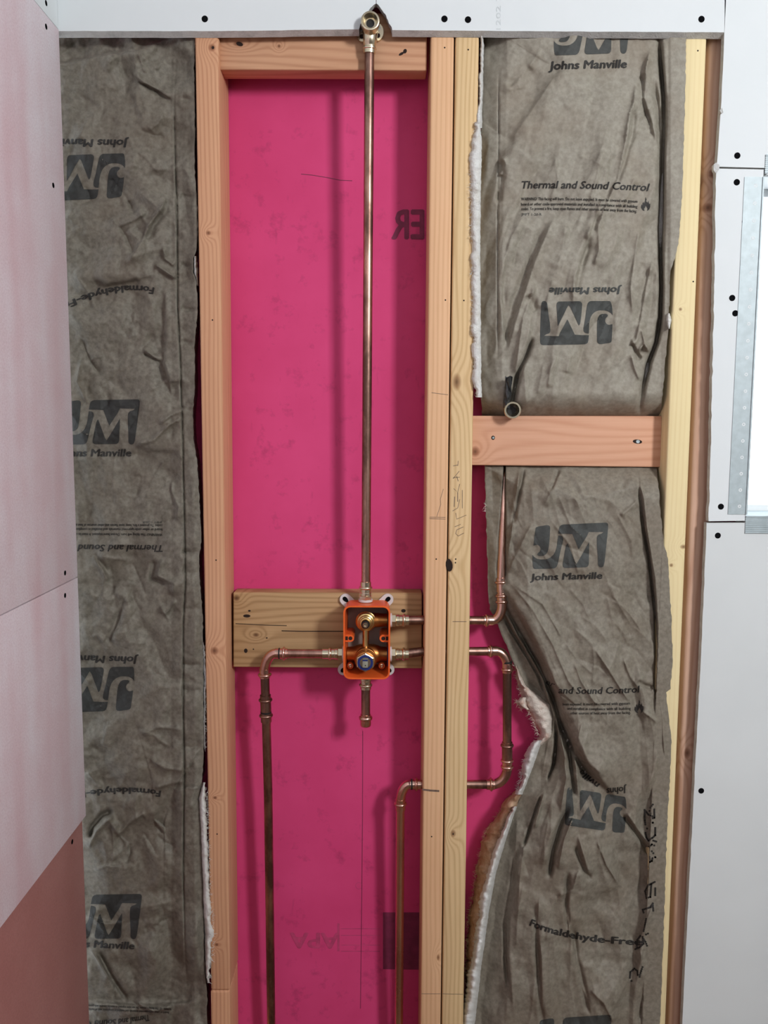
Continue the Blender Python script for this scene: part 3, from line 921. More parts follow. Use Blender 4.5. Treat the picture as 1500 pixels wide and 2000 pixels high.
class Sheet:
    def __init__(s, left, right, y0, y1, base, feats, seed, amp, damp=lambda a, b: 1.0):
        s.damp = damp; s.post = lambda d, a, b: d; s.cr = []; s.gain = 1.0
        s.L = np.array(left, float); s.R = np.array(right, float); s.y0, s.y1 = y0, y1
        s.base, s.f, s.seed, s.amp = base, feats, seed, amp

    def xl(s, py): return np.interp(py, s.L[:, 0], s.L[:, 1])
    def xr(s, py): return np.interp(py, s.R[:, 0], s.R[:, 1])

    def H(s, px, py):
        h = s.amp[0] * fbm(px / 85, py / 120, s.seed, 3) + s.amp[1] * fbm(px / 26, py / 30, s.seed + 9, 3)
        for (ang, sx, sy, a, y0, y1, sd) in s.cr:
            c, sn = math.cos(math.radians(ang)), math.sin(math.radians(ang))
            U = (px * sn - py * c) / sx; Vv = (px * c + py * sn) / sy      # along the fold = direction 'ang'
            U = U + 0.55 * (vnoise(px / 60, py / 75, sd + 3) - 0.5) * 2
            w = np.clip((py - y0) / 60 + 0.0, 0, 1) * np.clip((y1 - py) / 60, 0, 1)
            h = h + a * (facet(U, Vv, sd) if sd > 0 else np.abs(2 * vnoise(U, Vv, -sd) - 1) - 0.45) * w
        for f in s.f:
            h = h + feature(px, py, f)
        return h * 0.0015 * s.gain

    def depth(s, px, py):
        px = np.asarray(px, float); py = np.asarray(py, float)
        l, r = s.xl(py), s.xr(py)
        u = (px - l) / (r - l)
        edge = np.clip(np.minimum(u, 1 - u) * (r - l) / 14.0, 0.15, 1)
        d = s.base(u, px, py) - s.H(px, py) * edge * s.damp(px, py)
        return s.post(d, px, py)

    def grid(s, nx, ny):
        py = np.linspace(s.y0, s.y1, ny)[:, None] * np.ones((1, nx))
        u = np.linspace(0, 1, nx)[None] * np.ones((ny, 1))
        l, r = s.xl(py), s.xr(py)
        rag = 0.9 * (vnoise(py / 7, py * 0 + 3, s.seed) - 0.5) * 2
        return l + rag + (r - l) * u, py

    def build(s, name, nx, ny, mat, parent):
        px, py = s.grid(nx, ny)
        W = atv(px, py, s.depth(px, py)).reshape(-1, 3)
        idx = np.arange(nx * ny).reshape(ny, nx)
        Fc = np.stack([idx[:-1, :-1], idx[1:, :-1], idx[1:, 1:], idx[:-1, 1:]], -1).reshape(-1, 4).tolist()
        return obj(name, [Vector(w) for w in W], Fc, mat, parent, True)

    def fill(s, name, mat, parent, inset=(7, 7), nx=26, ny=90, back=0.086):
        py = np.linspace(s.y0 + 1, s.y1 - 1, ny)[:, None] * np.ones((1, nx))
        l, r = s.xl(py) + inset[0], s.xr(py) - inset[1]
        u = np.linspace(0, 1, nx)[None] * np.ones((ny, 1))
        px = l + (r - l) * u
        d = np.minimum(np.maximum(s.depth(px, py) + 0.012, s.base(u, px, py) + 0.024), back - 0.004)
        Fr = atv(px, py, d)
        Bk = Fr.copy(); Bk[..., 1] = back
        V = np.concatenate([Fr.reshape(-1, 3), Bk.reshape(-1, 3)]); n = nx * ny
        idx = np.arange(n).reshape(ny, nx)
        Fc = np.stack([idx[:-1, :-1], idx[1:, :-1], idx[1:, 1:], idx[:-1, 1:]], -1).reshape(-1, 4).tolist()
        Fc += (np.stack([idx[:-1, :-1], idx[:-1, 1:], idx[1:, 1:], idx[1:, :-1]], -1).reshape(-1, 4) + n).tolist()
        for k in range(ny - 1):
            for c in (0, nx - 1):
                a, b = idx[k, c], idx[k + 1, c]
                Fc.append([a, a + n, b + n, b] if c == 0 else [a, b, b + n, a + n])
        for k in range(nx - 1):
            for c in (0, ny - 1):
                a, b = idx[c, k], idx[c, k + 1]
                Fc.append([a, b, b + n, a + n] if c == 0 else [a, a + n, b + n, b])
        return obj(name, [Vector(v) for v in V], Fc, mat, parent, True)


def fuzz(name, left, right, yf, yb, mat, parent, seed=1, ny=None, nx=9, rag=(1.5, 4.0), lump=0.003):
    """torn glass-wool lip: lumpy rounded strip with a ragged outline; edges as (row, x)"""
    left = np.array(left, float); right = np.array(right, float)
    y0, y1 = left[0, 0], left[-1, 0]
    ny = ny or int((y1 - y0) / 2.2) + 4
    r = np.linspace(y0, y1, ny); py = r[:, None] * np.ones((1, nx))
    l = np.interp(r, left[:, 0], left[:, 1]) + rag[0] * 2 * (vnoise(r / 4, r * 0, seed) - 0.5) + rag[0] * 3 * (vnoise(r / 17, r * 0, seed + 5) - 0.5)
    R = np.interp(r, right[:, 0], right[:, 1]) + rag[1] * 2 * (vnoise(r / 3.5, r * 0 + 9, seed) - 0.5) + rag[1] * 2 * (vnoise(r / 15, r * 0, seed + 7) - 0.5)
    u = np.linspace(0, 1, nx)[None] * np.ones((ny, 1))
    px = l[:, None] + (R - l)[:, None] * u
    bul = np.sin(np.pi * u) ** 0.6
    d = yb + (yf - yb) * bul - lump * (fbm(px / 7, py / 9, seed + 2, 4) * 2.2) * np.clip(bul * 1.5, 0, 1)
    Fr = atv(px, py, d)
    Bk = atv(px, py, np.full(px.shape, yb + 0.006))
    V = np.concatenate([Fr.reshape(-1, 3), Bk.reshape(-1, 3)]); n = nx * ny
    idx = np.arange(n).reshape(ny, nx)
    Fc = np.stack([idx[:-1, :-1], idx[1:, :-1], idx[1:, 1:], idx[:-1, 1:]], -1).reshape(-1, 4).tolist()
    for k in range(ny - 1):
        for c in (0, nx - 1):
            a, b = idx[k, c], idx[k + 1, c]
            Fc.append([a, a + n, b + n, b] if c == 0 else [a, b, b + n, a + n])
    return obj(name, [Vector(v) for v in V], Fc, mat, parent, True)


# --- left batt
LF = [
    ('s', [(100, 128), (160, 116), (205, 105), (262, 100), (300, 84), (350, 72)], 1.6, 7),
    ('r', [(255, 142), (278, 160), (310, 176), (336, 196)], 3, 9, 5), ('g', [(252, 140), (280, 165), (310, 181), (338, 199)], 3.5, 3),
    ('r', [(268, 100), (276, 120), (284, 145)], 3, 10, 3),
    ('r', [(326, 380), (315, 405), (290, 440), (278, 470), (246, 520)], 4, 16, 7), ('g', [(330, 385), (322, 410), (300, 440), (290, 470)], 7, 4),
    ('r', [(215, 425), (232, 442), (262, 430), (290, 412)], 3, 8, 4), ('r', [(250, 390), (262, 422)], 3, 6, -3),
    ('r', [(220, 425), (245, 460), (262, 500)], 4, 8, -4),
    ('s', [(176, 540), (210, 556), (236, 552), (270, 545), (305, 538)], 2.0, -6),
    ('r', [(300, 515), (330, 535), (345, 545)], 3, 6, 6), ('r', [(318, 480), (322, 505), (342, 520)], 4, 6, 5),
    ('s', [(322, 545), (320, 600), (322, 660), (318, 710), (338, 760)], 2.0, -7),
    ('r', [(158, 660), (170, 695), (185, 720), (200, 735)], 3, 8, -4), ('r', [(160, 700), (150, 745), (172, 790)], 4, 6, 5),
    ('r', [(278, 680), (300, 697), (316, 706)], 3, 9, 5), ('g', [(280, 690), (300, 701), (316, 708)], 3, 3),
    ('r', [(320, 700), (332, 745), (335, 775)], 3, 8, 4),
    ('r', [(310, 830), (332, 812), (372, 795)], 5, 9, 5), ('r', [(260, 870), (300, 860), (330, 830), (360, 815)], 4, 8, 5),
    ('s', [(262, 868), (290, 880), (318, 880), (342, 884), (340, 900)], 2, -4),
    ('r', [(336, 935), (335, 960), (348, 990), (344, 1020)], 2, 7, 4),
    ('r', [(180, 1085), (196, 1110), (214, 1138)], 3, 9, 5), ('g', [(185, 1080), (205, 1110), (218, 1140)], 5, 4),
    ('s', [(215, 1140), (250, 1130), (270, 1143)], 2, 4),
    ('r', [(318, 1085), (308, 1125), (340, 1140), (335, 1165)], 4, 7, 6), ('g', [(302, 1090), (296, 1130), (330, 1140)], 6, 5),
    ('r', [(252, 1160), (238, 1200), (215, 1260)], 5, 18, 6), ('g', [(246, 1160), (228, 1220), (210, 1262)], 8, 5),
    ('r', [(312, 1180), (322, 1200), (345, 1170)], 3, 6, 5),
    ('r', [(180, 1245), (190, 1240), (205, 1255)], 3, 5, 3),
    ('r', [(275, 1435), (310, 1420), (355, 1425)], 5, 9, 4), ('r', [(290, 1480), (320, 1500), (360, 1505)], 4, 8, 4), ('r', [(300, 1540), (340, 1528), (362, 1526)], 4, 8, 4),
    ('g', [(175, 1640), (180, 1615), (200, 1592), (222, 1582)], 5, 8), ('r', [(172, 1660), (188, 1625), (225, 1590)], 4, 9, 6),
    ('r', [(216, 1605), (232, 1630), (250, 1610), (278, 1590), (290, 1600)], 3, 8, 5),
    ('s', [(270, 1560), (300, 1600), (340, 1540), (342, 1600)], 3, -4),
    ('r', [(175, 1850), (200, 1890), (215, 1915)], 4, 8, 5), ('g', [(190, 1855), (212, 1900), (250, 1955)], 5, 5),
    ('s', [(170, 1955), (250, 1962), (300, 1965), (345, 1958), (400, 1952)], 2, 6),
    ('r', [(260, 1955), (300, 1975), (340, 1965)], 3, 8, 5),
    ('g', [(345, 75), (340, 200), (342, 300), (346, 420), (347, 600), (352, 700), (357, 860), (360, 1000), (362, 1140), (358, 1220), (358, 1400), (360, 1500), (358, 1700), (362, 1880), (368, 1965)], 1.6, 4.0),
    ('s', [(346, 75), (342, 300), (348, 480), (352, 700), (360, 900), (362, 1140), (358, 1400), (359, 1700), (368, 1965)], 2.0, 2.0),
]
for (yy, h) in ((195, 2.5), (385, 2), (520, 3), (605, 4), (670, 4), (800, 5), (1080, 5), (1120, 3), (1190, 2), (1300, 4), (1350, 3), (1460, 3)):
    LF.append(('r', [(352, yy - 4), (372, yy), (396, yy - 3)], 6, 7, -h))
LF += rand_creases(130, 11, (120, 345), (80, 1990), (30, 100), (3, 12), (0.8, 3.0))
LEFT_R = [(40, 380), (150, 379), (250, 381), (330, 380), (400, 385), (460, 386), (490, 384), (505, 377), (530, 377), (555, 384), (600, 386), (680, 380), (760, 381), (800, 377), (860, 378), (900, 385), (1000, 391), (1060, 393), (1090, 389), (1130, 390), (1200, 396), (1300, 397), (1450, 398), (1530, 395), (1560, 388), (1620, 392), (1750, 396), (1900, 400), (1950, 405), (1975, 404), (2080, 408)]
LFTX = [(40, 88), (2080, 160)]
base_l = lambda u, px, py: 0.030 - 0.012 * np.sin(np.pi * np.clip(u, 0, 1)) - 0.022 * np.clip((px - 335) / 45, 0, 1)
batt_l = tag(empty('insulation_batt', at(250, 1990, 0.02)), 'brown kraft-faced batt in the left bay beside the pink wall', 'insulation', 'kraft-faced batts')
SL = Sheet(LFTX, LEFT_R, 40, 2080, base_l, LF, 3.0, (9, 4))
SL.cr = [(25, 55, 70, 8.0, -99, 2300, 31.0), (118, 36, 52, 5.0, -99, 2300, 47.0), (70, 20, 30, 1.8, -99, 2300, 53.0)]
SL.gain = 1.55
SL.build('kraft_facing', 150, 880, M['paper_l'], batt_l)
SL.fill('glass_wool', M['fg_white'], batt_l)
fuzz('glass_wool_lip', [(500, 378), (530, 376), (558, 384)], [(500, 384), (530, 387), (558, 388)], 0.012, 0.03, M['fg_white'], batt_l, 2, rag=(0.5, 0.8))
fuzz('glass_wool_lip', [(1255, 396), (1330, 398), (1450, 398), (1468, 401)], [(1255, 399), (1325, 406), (1335, 404), (1400, 402), (1468, 402)], 0.004, 0.03, M['fg_white'], batt_l, 4, rag=(0.5, 1.2))
fuzz('glass_wool_lip', [(1528, 397), (1560, 388), (1620, 392), (1750, 396), (1900, 402), (1920, 406)], [(1528, 399), (1560, 404), (1620, 406), (1700, 409), (1760, 414), (1800, 415), (1828, 423), (1840, 416), (1890, 412), (1920, 408)], -0.006, 0.012, M['fg_white'], batt_l, 6, rag=(0.5, 1.8))
wisps([(1540, 404), (1700, 409), (1828, 419), (1920, 408)], -0.003, 160, (3, 9), M['fg_white'], batt_l, 1, 1)
wisps([(1260, 399), (1330, 404), (1468, 402)], 0.004, 60, (2, 6), M['fg_white'], batt_l, 2, 1)
D = SL.depth
I, IG = M['ink'], M['ink_grey']
write('Johns Manville', [(252, 273), (96, 271)], 15, D, I, batt_l, 0.04, 0.12)
logo(168, 346, 152, D, batt_l, 180)
write('Formaldehyde-Free', [(302, 562), (215, 543), (92, 608)], 13, D, I, batt_l, 0.045)
logo(197, 824, 150, D, batt_l, 1.5)
write('Johns Manville', [(113, 891), (257, 891)], 14, D, I, batt_l, 0.04, 0.12)
write('Thermal and Sound Control', [(318, 1065), (76, 1063)], 13, D, I, batt_l, 0.028, 0.2)
WARN = ('WARNING! This facing will burn. Do not leave exposed. It must be covered with gypsum',
        'board or other code-approved materials and installed in compliance with all building',
        'codes. To prevent a fire, keep open flames and other sources of heat away from the facing.')
write(WARN[0], [(317, 1042), (100, 1041)], 5.2, D, I, batt_l, 0.012)
write(WARN[1], [(317, 1032), (100, 1031)], 5.2, D, I, batt_l, 0.012)
write(WARN[2], [(317, 1024), (100, 1023)], 5.2, D, I, batt_l, 0.012)
write('JMFT 1-20-R', [(317, 1018), (278, 1018)], 4, D, IG, batt_l, 0.0)
logo(187, 1347, 150, D, batt_l, 181)
write('Johns Manville', [(271, 1283), (124, 1279)], 14, D, I, batt_l, 0.04, 0.12)
write('Formaldehyde-Free', [(315, 1545), (230, 1528), (115, 1556)], 12, D, I, batt_l, 0.045)
logo(201, 1790, 150, D, batt_l, 1.5)
write('Johns Manville', [(118, 1848), (263, 1854)], 14, D, I, batt_l, 0.04, 0.12)
write('Thermal and Sound Control', [(290, 1982), (240, 1992), (110, 1998)], 12, D, I, batt_l, 0.028, 0.2)
write(WARN[0], [(335, 1969), (170, 1962)], 4.5, D, I, batt_l, 0.012)
write(WARN[1], [(330, 1976), (170, 1969)], 4.5, D, I, batt_l, 0.012)

# --- right bay, above the rosy block
RF = [
    ('s', [(1108, 110), (1093, 138), (1060, 185), (1030, 228), (1000, 280), (978, 305)], 4.0, -9), ('r', [(1090, 140), (1028, 232), (996, 278)], 12, 4, 3),
    ('r', [(1060, 95), (1010, 160), (985, 185)], 8, 12, 4), ('g', [(1040, 130), (990, 172)], 9, 3),
    ('g', [(974, 120), (974, 320), (972, 420), (972, 720)], 1.3, 2.5), ('r', [(980, 305), (988, 320), (976, 345)], 3, 6, 5), ('g', [(978, 310), (982, 340), (972, 400)], 6, 4),
    ('r', [(1243, 150), (1238, 200), (1230, 220), (1222, 280), (1206, 350), (1180, 410), (1160, 470)], 4, 14, 6), ('g', [(1240, 205), (1234, 260), (1218, 320), (1200, 370)], 6, 5),
    ('r', [(1272, 90), (1262, 130), (1258, 190), (1274, 240), (1282, 280)], 4, 8, 7), ('g', [(1256, 140), (1258, 200), (1276, 255)], 6, 5),
    ('r', [(1178, 290), (1165, 350), (1150, 400)], 5, 9, 3), ('r', [(1180, 380), (1160, 430), (1142, 470)], 4, 10, 5), ('g', [(1170, 410), (1152, 460), (1130, 530)], 6, 5),
    ('r', [(1168, 430), (1170, 490), (1160, 520)], 4, 8, 4), ('r', [(1160, 430), (1140, 490), (1122, 540), (1118, 600)], 5, 12, 5), ('g', [(1155, 470), (1130, 540), (1124, 580)], 7, 4),
    ('r', [(1092, 410), (1075, 440), (1045, 510), (1034, 545), (1010, 620), (988, 700)], 6, 14, 7), ('g', [(1070, 430), (1040, 500), (1000, 600), (985, 690)], 8, 5),
    ('r', [(1030, 410), (1000, 460), (984, 510), (978, 580), (984, 680)], 7, 10, 5), ('g', [(1010, 430), (990, 480), (982, 560), (990, 680)], 7, 4),
    ('r', [(1048, 540), (1040, 570), (1022, 620), (1012, 690), (1004, 750)], 6, 9, 6), ('g', [(1030, 575), (1048, 610)], 8, 4),
    ('g', [(1042, 655), (1030, 690), (1012, 730), (1004, 770), (998, 800)], 4.0, 10), ('s', [(1044, 650), (1032, 690), (1014, 730), (1004, 770), (1000, 800)], 2.5, -6),
    ('r', [(1250, 440), (1240, 500), (1232, 560), (1236, 620)], 5, 9, 4), ('r', [(1276, 500), (1262, 560), (1252, 620), (1240, 680)], 5, 9, 5), ('g', [(1268, 520), (1256, 580), (1246, 640)], 6, 4),
    ('r', [(1232, 660), (1246, 685), (1258, 672), (1270, 690)], 3, 6, 6), ('r', [(1252, 640), (1262, 680), (1270, 670)], 3, 5, 4), ('g', [(1236, 670), (1250, 705)], 5, 5),
    ('r', [(1090, 690), (1075, 720), (1070, 760)], 5, 8, 3), ('r', [(1115, 690), (1106, 730)], 5, 8, 3), ('r', [(1232, 690), (1240, 720), (1250, 745)], 4, 7, 4),
    ('g', [(1286, 40), (1290, 120), (1297, 190), (1298, 250), (1292, 400), (1290, 480), (1292, 560), (1290, 620), (1282, 670), (1266, 710), (1256, 760), (1246, 815)], 4.2, 15),
    ('s', [(1289, 40), (1296, 150), (1300, 220), (1297, 400), (1296, 560), (1292, 640), (1276, 690), (1260, 760), (1250, 815)], 2.2, -5),
    ('g', [(1276, 150), (1288, 230), (1290, 290), (1284, 400)], 5, 5),
]
RF += rand_creases(40, 5, (985, 1280), (250, 790), (70, 200), (4, 13), (1.0, 3.2), (107, 9))
RF += rand_creases(20, 15, (985, 1280), (80, 790), (25, 70), (4, 10), (0.4, 1.4))
UL = [(20, 944), (75, 944), (200, 941), (300, 940), (380, 936), (450, 935), (600, 936), (750, 938), (815, 942)]
UR = [(20, 1341), (70, 1340), (200, 1338), (300, 1335), (400, 1331), (470, 1326), (500, 1319), (530, 1309), (600, 1307), (660, 1304), (700, 1300), (750, 1296), (815, 1290)]


def base_ru(u, px, py):
    side = np.clip((px - 1290) / 20, 0, 1)
    b = 0.024 * (1 - np.clip(u / 0.12, 0, 1)) + 0.010 - 0.012 * np.sin(np.pi * np.clip(u, 0, 1))
    b = b * (1 - side) + (-0.003) * side
    low = np.clip((py - 520) / 60, 0, 1) * side
    b = b + low * 0.004
    return b + 0.045 * np.clip((py - 765) / 48, 0, 1) ** 2


batt_u = tag(empty('insulation_batt', at(1110, 808, 0.03)), 'brown kraft-faced batt in the right bay above the rosy crosswise block', 'insulation', 'kraft-faced batts')
SU = Sheet(UL, UR, 20, 812, base_ru, RF, 8.0, (8, 2.2), lambda a, b: 1 - 0.85 * np.clip((a - np.interp(b, [0, 640, 700, 815], [1296, 1292, 1272, 1250])) / 10, 0, 1))
SU.cr = [(107, 26, 170, 6.0, 240, 780, 61.0), (104, 50, 220, 6.0, 0, 800, 67.0), (100, 15, 80, 2.0, 200, 800, 71.0)]
SU.gain = 1.35
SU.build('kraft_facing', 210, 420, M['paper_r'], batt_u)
SU.fill('glass_wool', M['fg_white'], batt_u, (7, 30))
fuzz('glass_wool_lip', [(62, 936.5), (130, 935.5), (200, 933), (250, 926)], [(62, 946), (130, 944), (200, 943), (250, 941)], -0.003, 0.02, M['fg_white'], batt_u, 9, rag=(1.2, 0.5))
fuzz('glass_wool_lip', [(238, 929), (280, 921), (330, 917), (400, 919), (500, 920), (600, 922), (740, 924), (776, 929)], [(238, 938), (280, 941), (400, 939), (500, 938), (600, 939), (740, 940), (776, 942)], -0.010, -0.0016, M['fg_white'], batt_u, 10, rag=(1.6, 0.5))
fuzz('glass_wool_lip', [(612, 1304), (625, 1301), (642, 1305)], [(612, 1308), (625, 1312), (642, 1308)], -0.006, 0.004, M['fg_white'], batt_u, 12, rag=(0.4, 0.4))
wisps([(240, 928), (330, 918), (600, 922), (778, 929)], -0.005, 160, (3, 9), M['fg_white'], batt_u, 3, -1)
D = SU.depth
logo(1157, 62, 150, D, batt_u, 0)
write('Johns Manville', [(1071, 136), (1148, 133), (1225, 132)], 16, D, I, batt_u, 0.04, 0.15)
write('Thermal and Sound Control', [(1019, 368), (1140, 366), (1269, 373)], 14.5, D, I, batt_u, 0.028, 0.22)
write(WARN[0], [(1018, 391.5), (1130, 389), (1245, 396)], 5.8, D, I, batt_u, 0.010)
write(WARN[1], [(1018, 401.5), (1130, 399), (1245, 406)], 5.8, D, I, batt_u, 0.010)
write(WARN[2], [(1018, 410.5), (1130, 408), (1244, 415)], 5.8, D, I, batt_u, 0.010)
write('JMFT 1-20-R', [(1018, 421), (1058, 421)], 5, D, IG, batt_u, 0.0)
flame(1261, 399, 1.0, D, batt_u)
logo(1125, 631, 146, D, batt_u, 181.5, shear=0.10)
write('Johns Manville', [(1215, 561), (1072, 562)], 13.5, D, IG, batt_u, 0.04, 0.15)
# crumpled dark foil scrap caught in the pinch above the brass outlet
bm = bmesh.new()
rs = random.Random(4)
for k in range(7):
    for j in range(5):
        a = -0.9 + j * 0.45 + rs.uniform(-.15, .15)
        px, py = 989 + j * 3.4 - 6.5 + rs.uniform(-1, 1) + (6 - k) * 0.8, 735 + k * 10.5 + rs.uniform(-2, 2)
        bm.verts.new(at(px, py, -0.014 + 0.010 * abs(a) + rs.uniform(-.004, .004) + 0.02 * k / 6))
bm.verts.ensure_lookup_table()
for k in range(6):
    for j in range(4):
        q = [bm.verts[k * 5 + j], bm.verts[k * 5 + j + 1], bm.verts[k * 5 + j + 6], bm.verts[k * 5 + j + 5]]
        bm.faces.new((q[0], q[1], q[2])); bm.faces.new((q[0], q[2], q[3]))
M['foil'] = plain('dark_foil', (78, 80, 82), 0.3, 0.4, 0.3, 160)
sc = from_bm('foil_scrap', bm, M['foil'])
_so = sc.modifiers.new('thick', 'SOLIDIFY'); _so.thickness = 0.0006
tag(sc, 'crumpled dark foil scrap pinched in the paper above the brass outlet', 'foil')

# --- right bay, below the rosy block
BF = [
    ('s', [(975, 1140), (1000, 1175), (1035, 1240), (1068, 1310), (1090, 1372), (1110, 1430), (1150, 1500), (1185, 1540), (1212, 1572)], 2.2, -14),
    ('g', [(978, 1170), (1010, 1230), (1050, 1300), (1078, 1360), (1096, 1420), (1130, 1490), (1170, 1545)], 4.0, 9),
    ('r', [(985, 1185), (1010, 1240), (1040, 1290), (1062, 1330), (1076, 1380), (1092, 1440)], 4, 4, 7), ('g', [(980, 1195), (1000, 1235), (1032, 1285), (1052, 1320), (1070, 1370)], 3, 7),
    ('r', [(1005, 1215), (1030, 1275), (1058, 1318), (1082, 1400)], 3, 3, 5),
    ('r', [(1060, 1330), (1082, 1390), (1100, 1460), (1108, 1500)], 4, 5, 7), ('g', [(1084, 1390), (1086, 1450), (1082, 1490), (1068, 1530)], 2.6, 9), ('s', [(1082, 1400), (1086, 1460), (1074, 1510)], 2.0, 7),
    ('r', [(1090, 1420), (1100, 1470), (1106, 1520), (1094, 1590)], 5, 6, 6), ('g', [(1108, 1440), (1116, 1500), (1122, 1560)], 4, 8), ('r', [(1118, 1440), (1126, 1500), (1130, 1560)], 4, 5, 5),
    ('g', [(1060, 1548), (1050, 1575), (1038, 1610), (1020, 1660)], 3, 7), ('r', [(1064, 1545), (1054, 1580), (1044, 1620)], 8, 3, 5),
    ('r', [(990, 1130), (1040, 1190), (1080, 1260), (1110, 1330), (1140, 1370)], 5, 10, 3), ('r', [(1000, 1140), (1060, 1180), (1100, 1250)], 4, 9, 3),
    ('r', [(1015, 912), (1010, 960), (1002, 1020), (992, 1090)], 4, 7, 6), ('g', [(1024, 912), (1014, 960), (1000, 1030)], 4, 6), ('r', [(1100, 912), (1085, 945), (1060, 990)], 5, 9, 3), ('g', [(1092, 915), (1075, 960)], 4, 3),
    ('r', [(1248, 975), (1230, 992), (1210, 1008)], 3, 6, 3), ('r', [(1040, 1020), (1010, 1080), (992, 1120)], 5, 12, 4),
    ('r', [(1120, 1290), (1135, 1330), (1160, 1370), (1178, 1380)], 5, 10, 4), ('r', [(1160, 1265), (1190, 1310), (1215, 1350), (1232, 1375)], 5, 10, 4), ('r', [(1215, 1280), (1230, 1320), (1248, 1345)], 6, 12, 4),
    ('g', [(1245, 1330), (1262, 1340), (1278, 1345)], 5, 5), ('r', [(1252, 1388), (1270, 1400), (1284, 1412)], 4, 8, 4),
    ('r', [(1140, 1400), (1130, 1440), (1150, 1490), (1185, 1520)], 6, 14, 4),
    ('g', [(1215, 1590), (1238, 1620), (1258, 1652), (1272, 1672)], 5, 7), ('r', [(1222, 1585), (1250, 1625), (1280, 1665)], 5, 5, 4),
    ('g', [(1112, 1575), (1095, 1610), (1080, 1660), (1072, 1720)], 5, 9), ('r', [(1122, 1590), (1102, 1640), (1090, 1700)], 5, 14, 7),
    ('r', [(1128, 1630), (1140, 1670), (1152, 1712)], 4, 8, 5), ('g', [(1122, 1650), (1142, 1700), (1156, 1720)], 5, 5), ('r', [(1165, 1640), (1185, 1690), (1210, 1730)], 4, 9, 5),
    ('s', [(1200, 1640), (1200, 1690), (1212, 1730), (1170, 1745), (1150, 1770)], 3.5, 6), ('r', [(1130, 1700), (1118, 1740), (1085, 1750)], 5, 8, 4), ('g', [(1110, 1700), (1106, 1760), (1110, 1820)], 5, 6),
    ('r', [(1112, 1740), (1108, 1790), (1118, 1850), (1135, 1920), (1160, 1990)], 6, 10, 6), ('g', [(1118, 1800), (1125, 1870), (1140, 1930), (1152, 1985)], 6, 6),
    ('r', [(1055, 1740), (1050, 1800), (1058, 1870), (1060, 1990)], 7, 8, 6), ('g', [(1048, 1760), (1050, 1850), (1055, 1940), (1060, 2010)], 6, 6),
    ('r', [(1010, 1580), (1005, 1700), (990, 1790), (992, 1860), (1005, 1990)], 5, 12, 5), ('g', [(1012, 1640), (1000, 1730), (988, 1800), (988, 1870), (996, 1960)], 5, 6),
    ('r', [(1025, 1640), (1015, 1720), (1010, 1800)], 6, 12, 4), ('r', [(1150, 1930), (1180, 1960), (1200, 2000)], 5, 10, 4),
    ('g', [(1246, 906), (1248, 950), (1256, 1030), (1266, 1080), (1272, 1130), (1280, 1200), (1281, 1280), (1279, 1340), (1288, 1400), (1294, 1480), (1294, 1560), (1298, 1620), (1297, 1700), (1291, 1780), (1281, 1860), (1272, 1920), (1264, 2000)], 2.4, 8),
    ('s', [(1247, 906), (1258, 1030), (1274, 1130), (1282, 1250), (1280, 1340), (1290, 1400), (1296, 1500), (1300, 1640), (1293, 1780), (1274, 1920), (1266, 2000)], 1.8, -4),
]
BF += rand_creases(60, 23, (1000, 1275), (930, 1380), (50, 150), (4, 13), (0.6, 2.2), (58, 20))
BF += rand_creases(50, 29, (960, 1280), (1420, 1990), (60, 180), (6, 16), (0.9, 3.0), (95, 14))
BL = [(905, 946), (1000, 949), (1100, 952), (1150, 953), (1190, 957), (1215, 971), (1240, 980), (1258, 988), (1304, 1006), (1337, 1024), (1358, 1049), (1376, 1074), (1400, 1080), (1430, 1078), (1452, 1056), (1498, 1038), (1545, 1020), (1596, 1002), (1632, 988), (1702, 967), (1783, 952), (1877, 939), (2000, 925), (2090, 918)]
BR = [(905, 1281), (960, 1287), (1000, 1290), (1065, 1297), (1080, 1303), (1130, 1307), (1200, 1311), (1290, 1314), (1346, 1309), (1352, 1301), (1400, 1306), (1450, 1312), (1560, 1306), (1600, 1304), (1700, 1300), (1800, 1297), (1900, 1293), (2000, 1289), (2090, 1285)]


def pipe_row(py):
    """where the riser pipe runs in the right bay: x in pixels and depth"""
    t = np.clip((py - 912) / (1130 - 912), -0.2, 1.2)
    return 985.5 - 7.0 * t, np.interp(py, [895, 908, 940, 1130, 1200], [0.0805, 0.076, 0.054, 0.032, 0.030])


def fl_x(py):
    return np.interp(py, [905, 950, 1030, 1130, 1250, 1340, 1400, 1500, 1640, 1780, 1920, 2000], [1249, 1251, 1260, 1276, 1284, 1282, 1292, 1298, 1299, 1293, 1275, 1267])


def base_rb(u, px, py):
    flange = np.clip((px - fl_x(py)) / 5, 0, 1)
    b = 0.030 * (1 - np.clip(u / 0.22, 0, 1)) + 0.016 - 0.016 * np.sin(np.pi * np.clip(u, 0, 1))
    b = b * (1 - flange) - (0.004 + 0.005 * np.clip((py - 1330) / 80, 0, 1)) * flange
    near = np.clip((px - (fl_x(py) - 45)) / 35, 0, 1) * np.clip((fl_x(py) - px) / 4, 0, 1) * np.clip((py - 1230) / 120, 0, 1)
    b = b * (1 - near) - 0.013 * near
    b = np.minimum(b, np.where(px > np.interp(py, [905, 2000], [1303, 1257]) - 4, -0.003, 1.0))
    top = 0.046 * np.clip((975 - py) / 66, 0, 1) ** 1.5
    b = np.maximum(b, top + 0.0 * b) if np.ndim(b) else max(b, top)
    # slit the pipe comes out of
    cx, cy = pipe_row(py)
    on = np.clip((1150 - py) / 25, 0, 1)
    w = np.interp(py, [905, 950, 1020, 1100, 1150], [1.6, 2.4, 5.5, 9.0, 11.0])
    b = b + on * np.maximum(0, cy + 0.006 - b) * np.exp(-((px - cx) / w) ** 4)
    return b


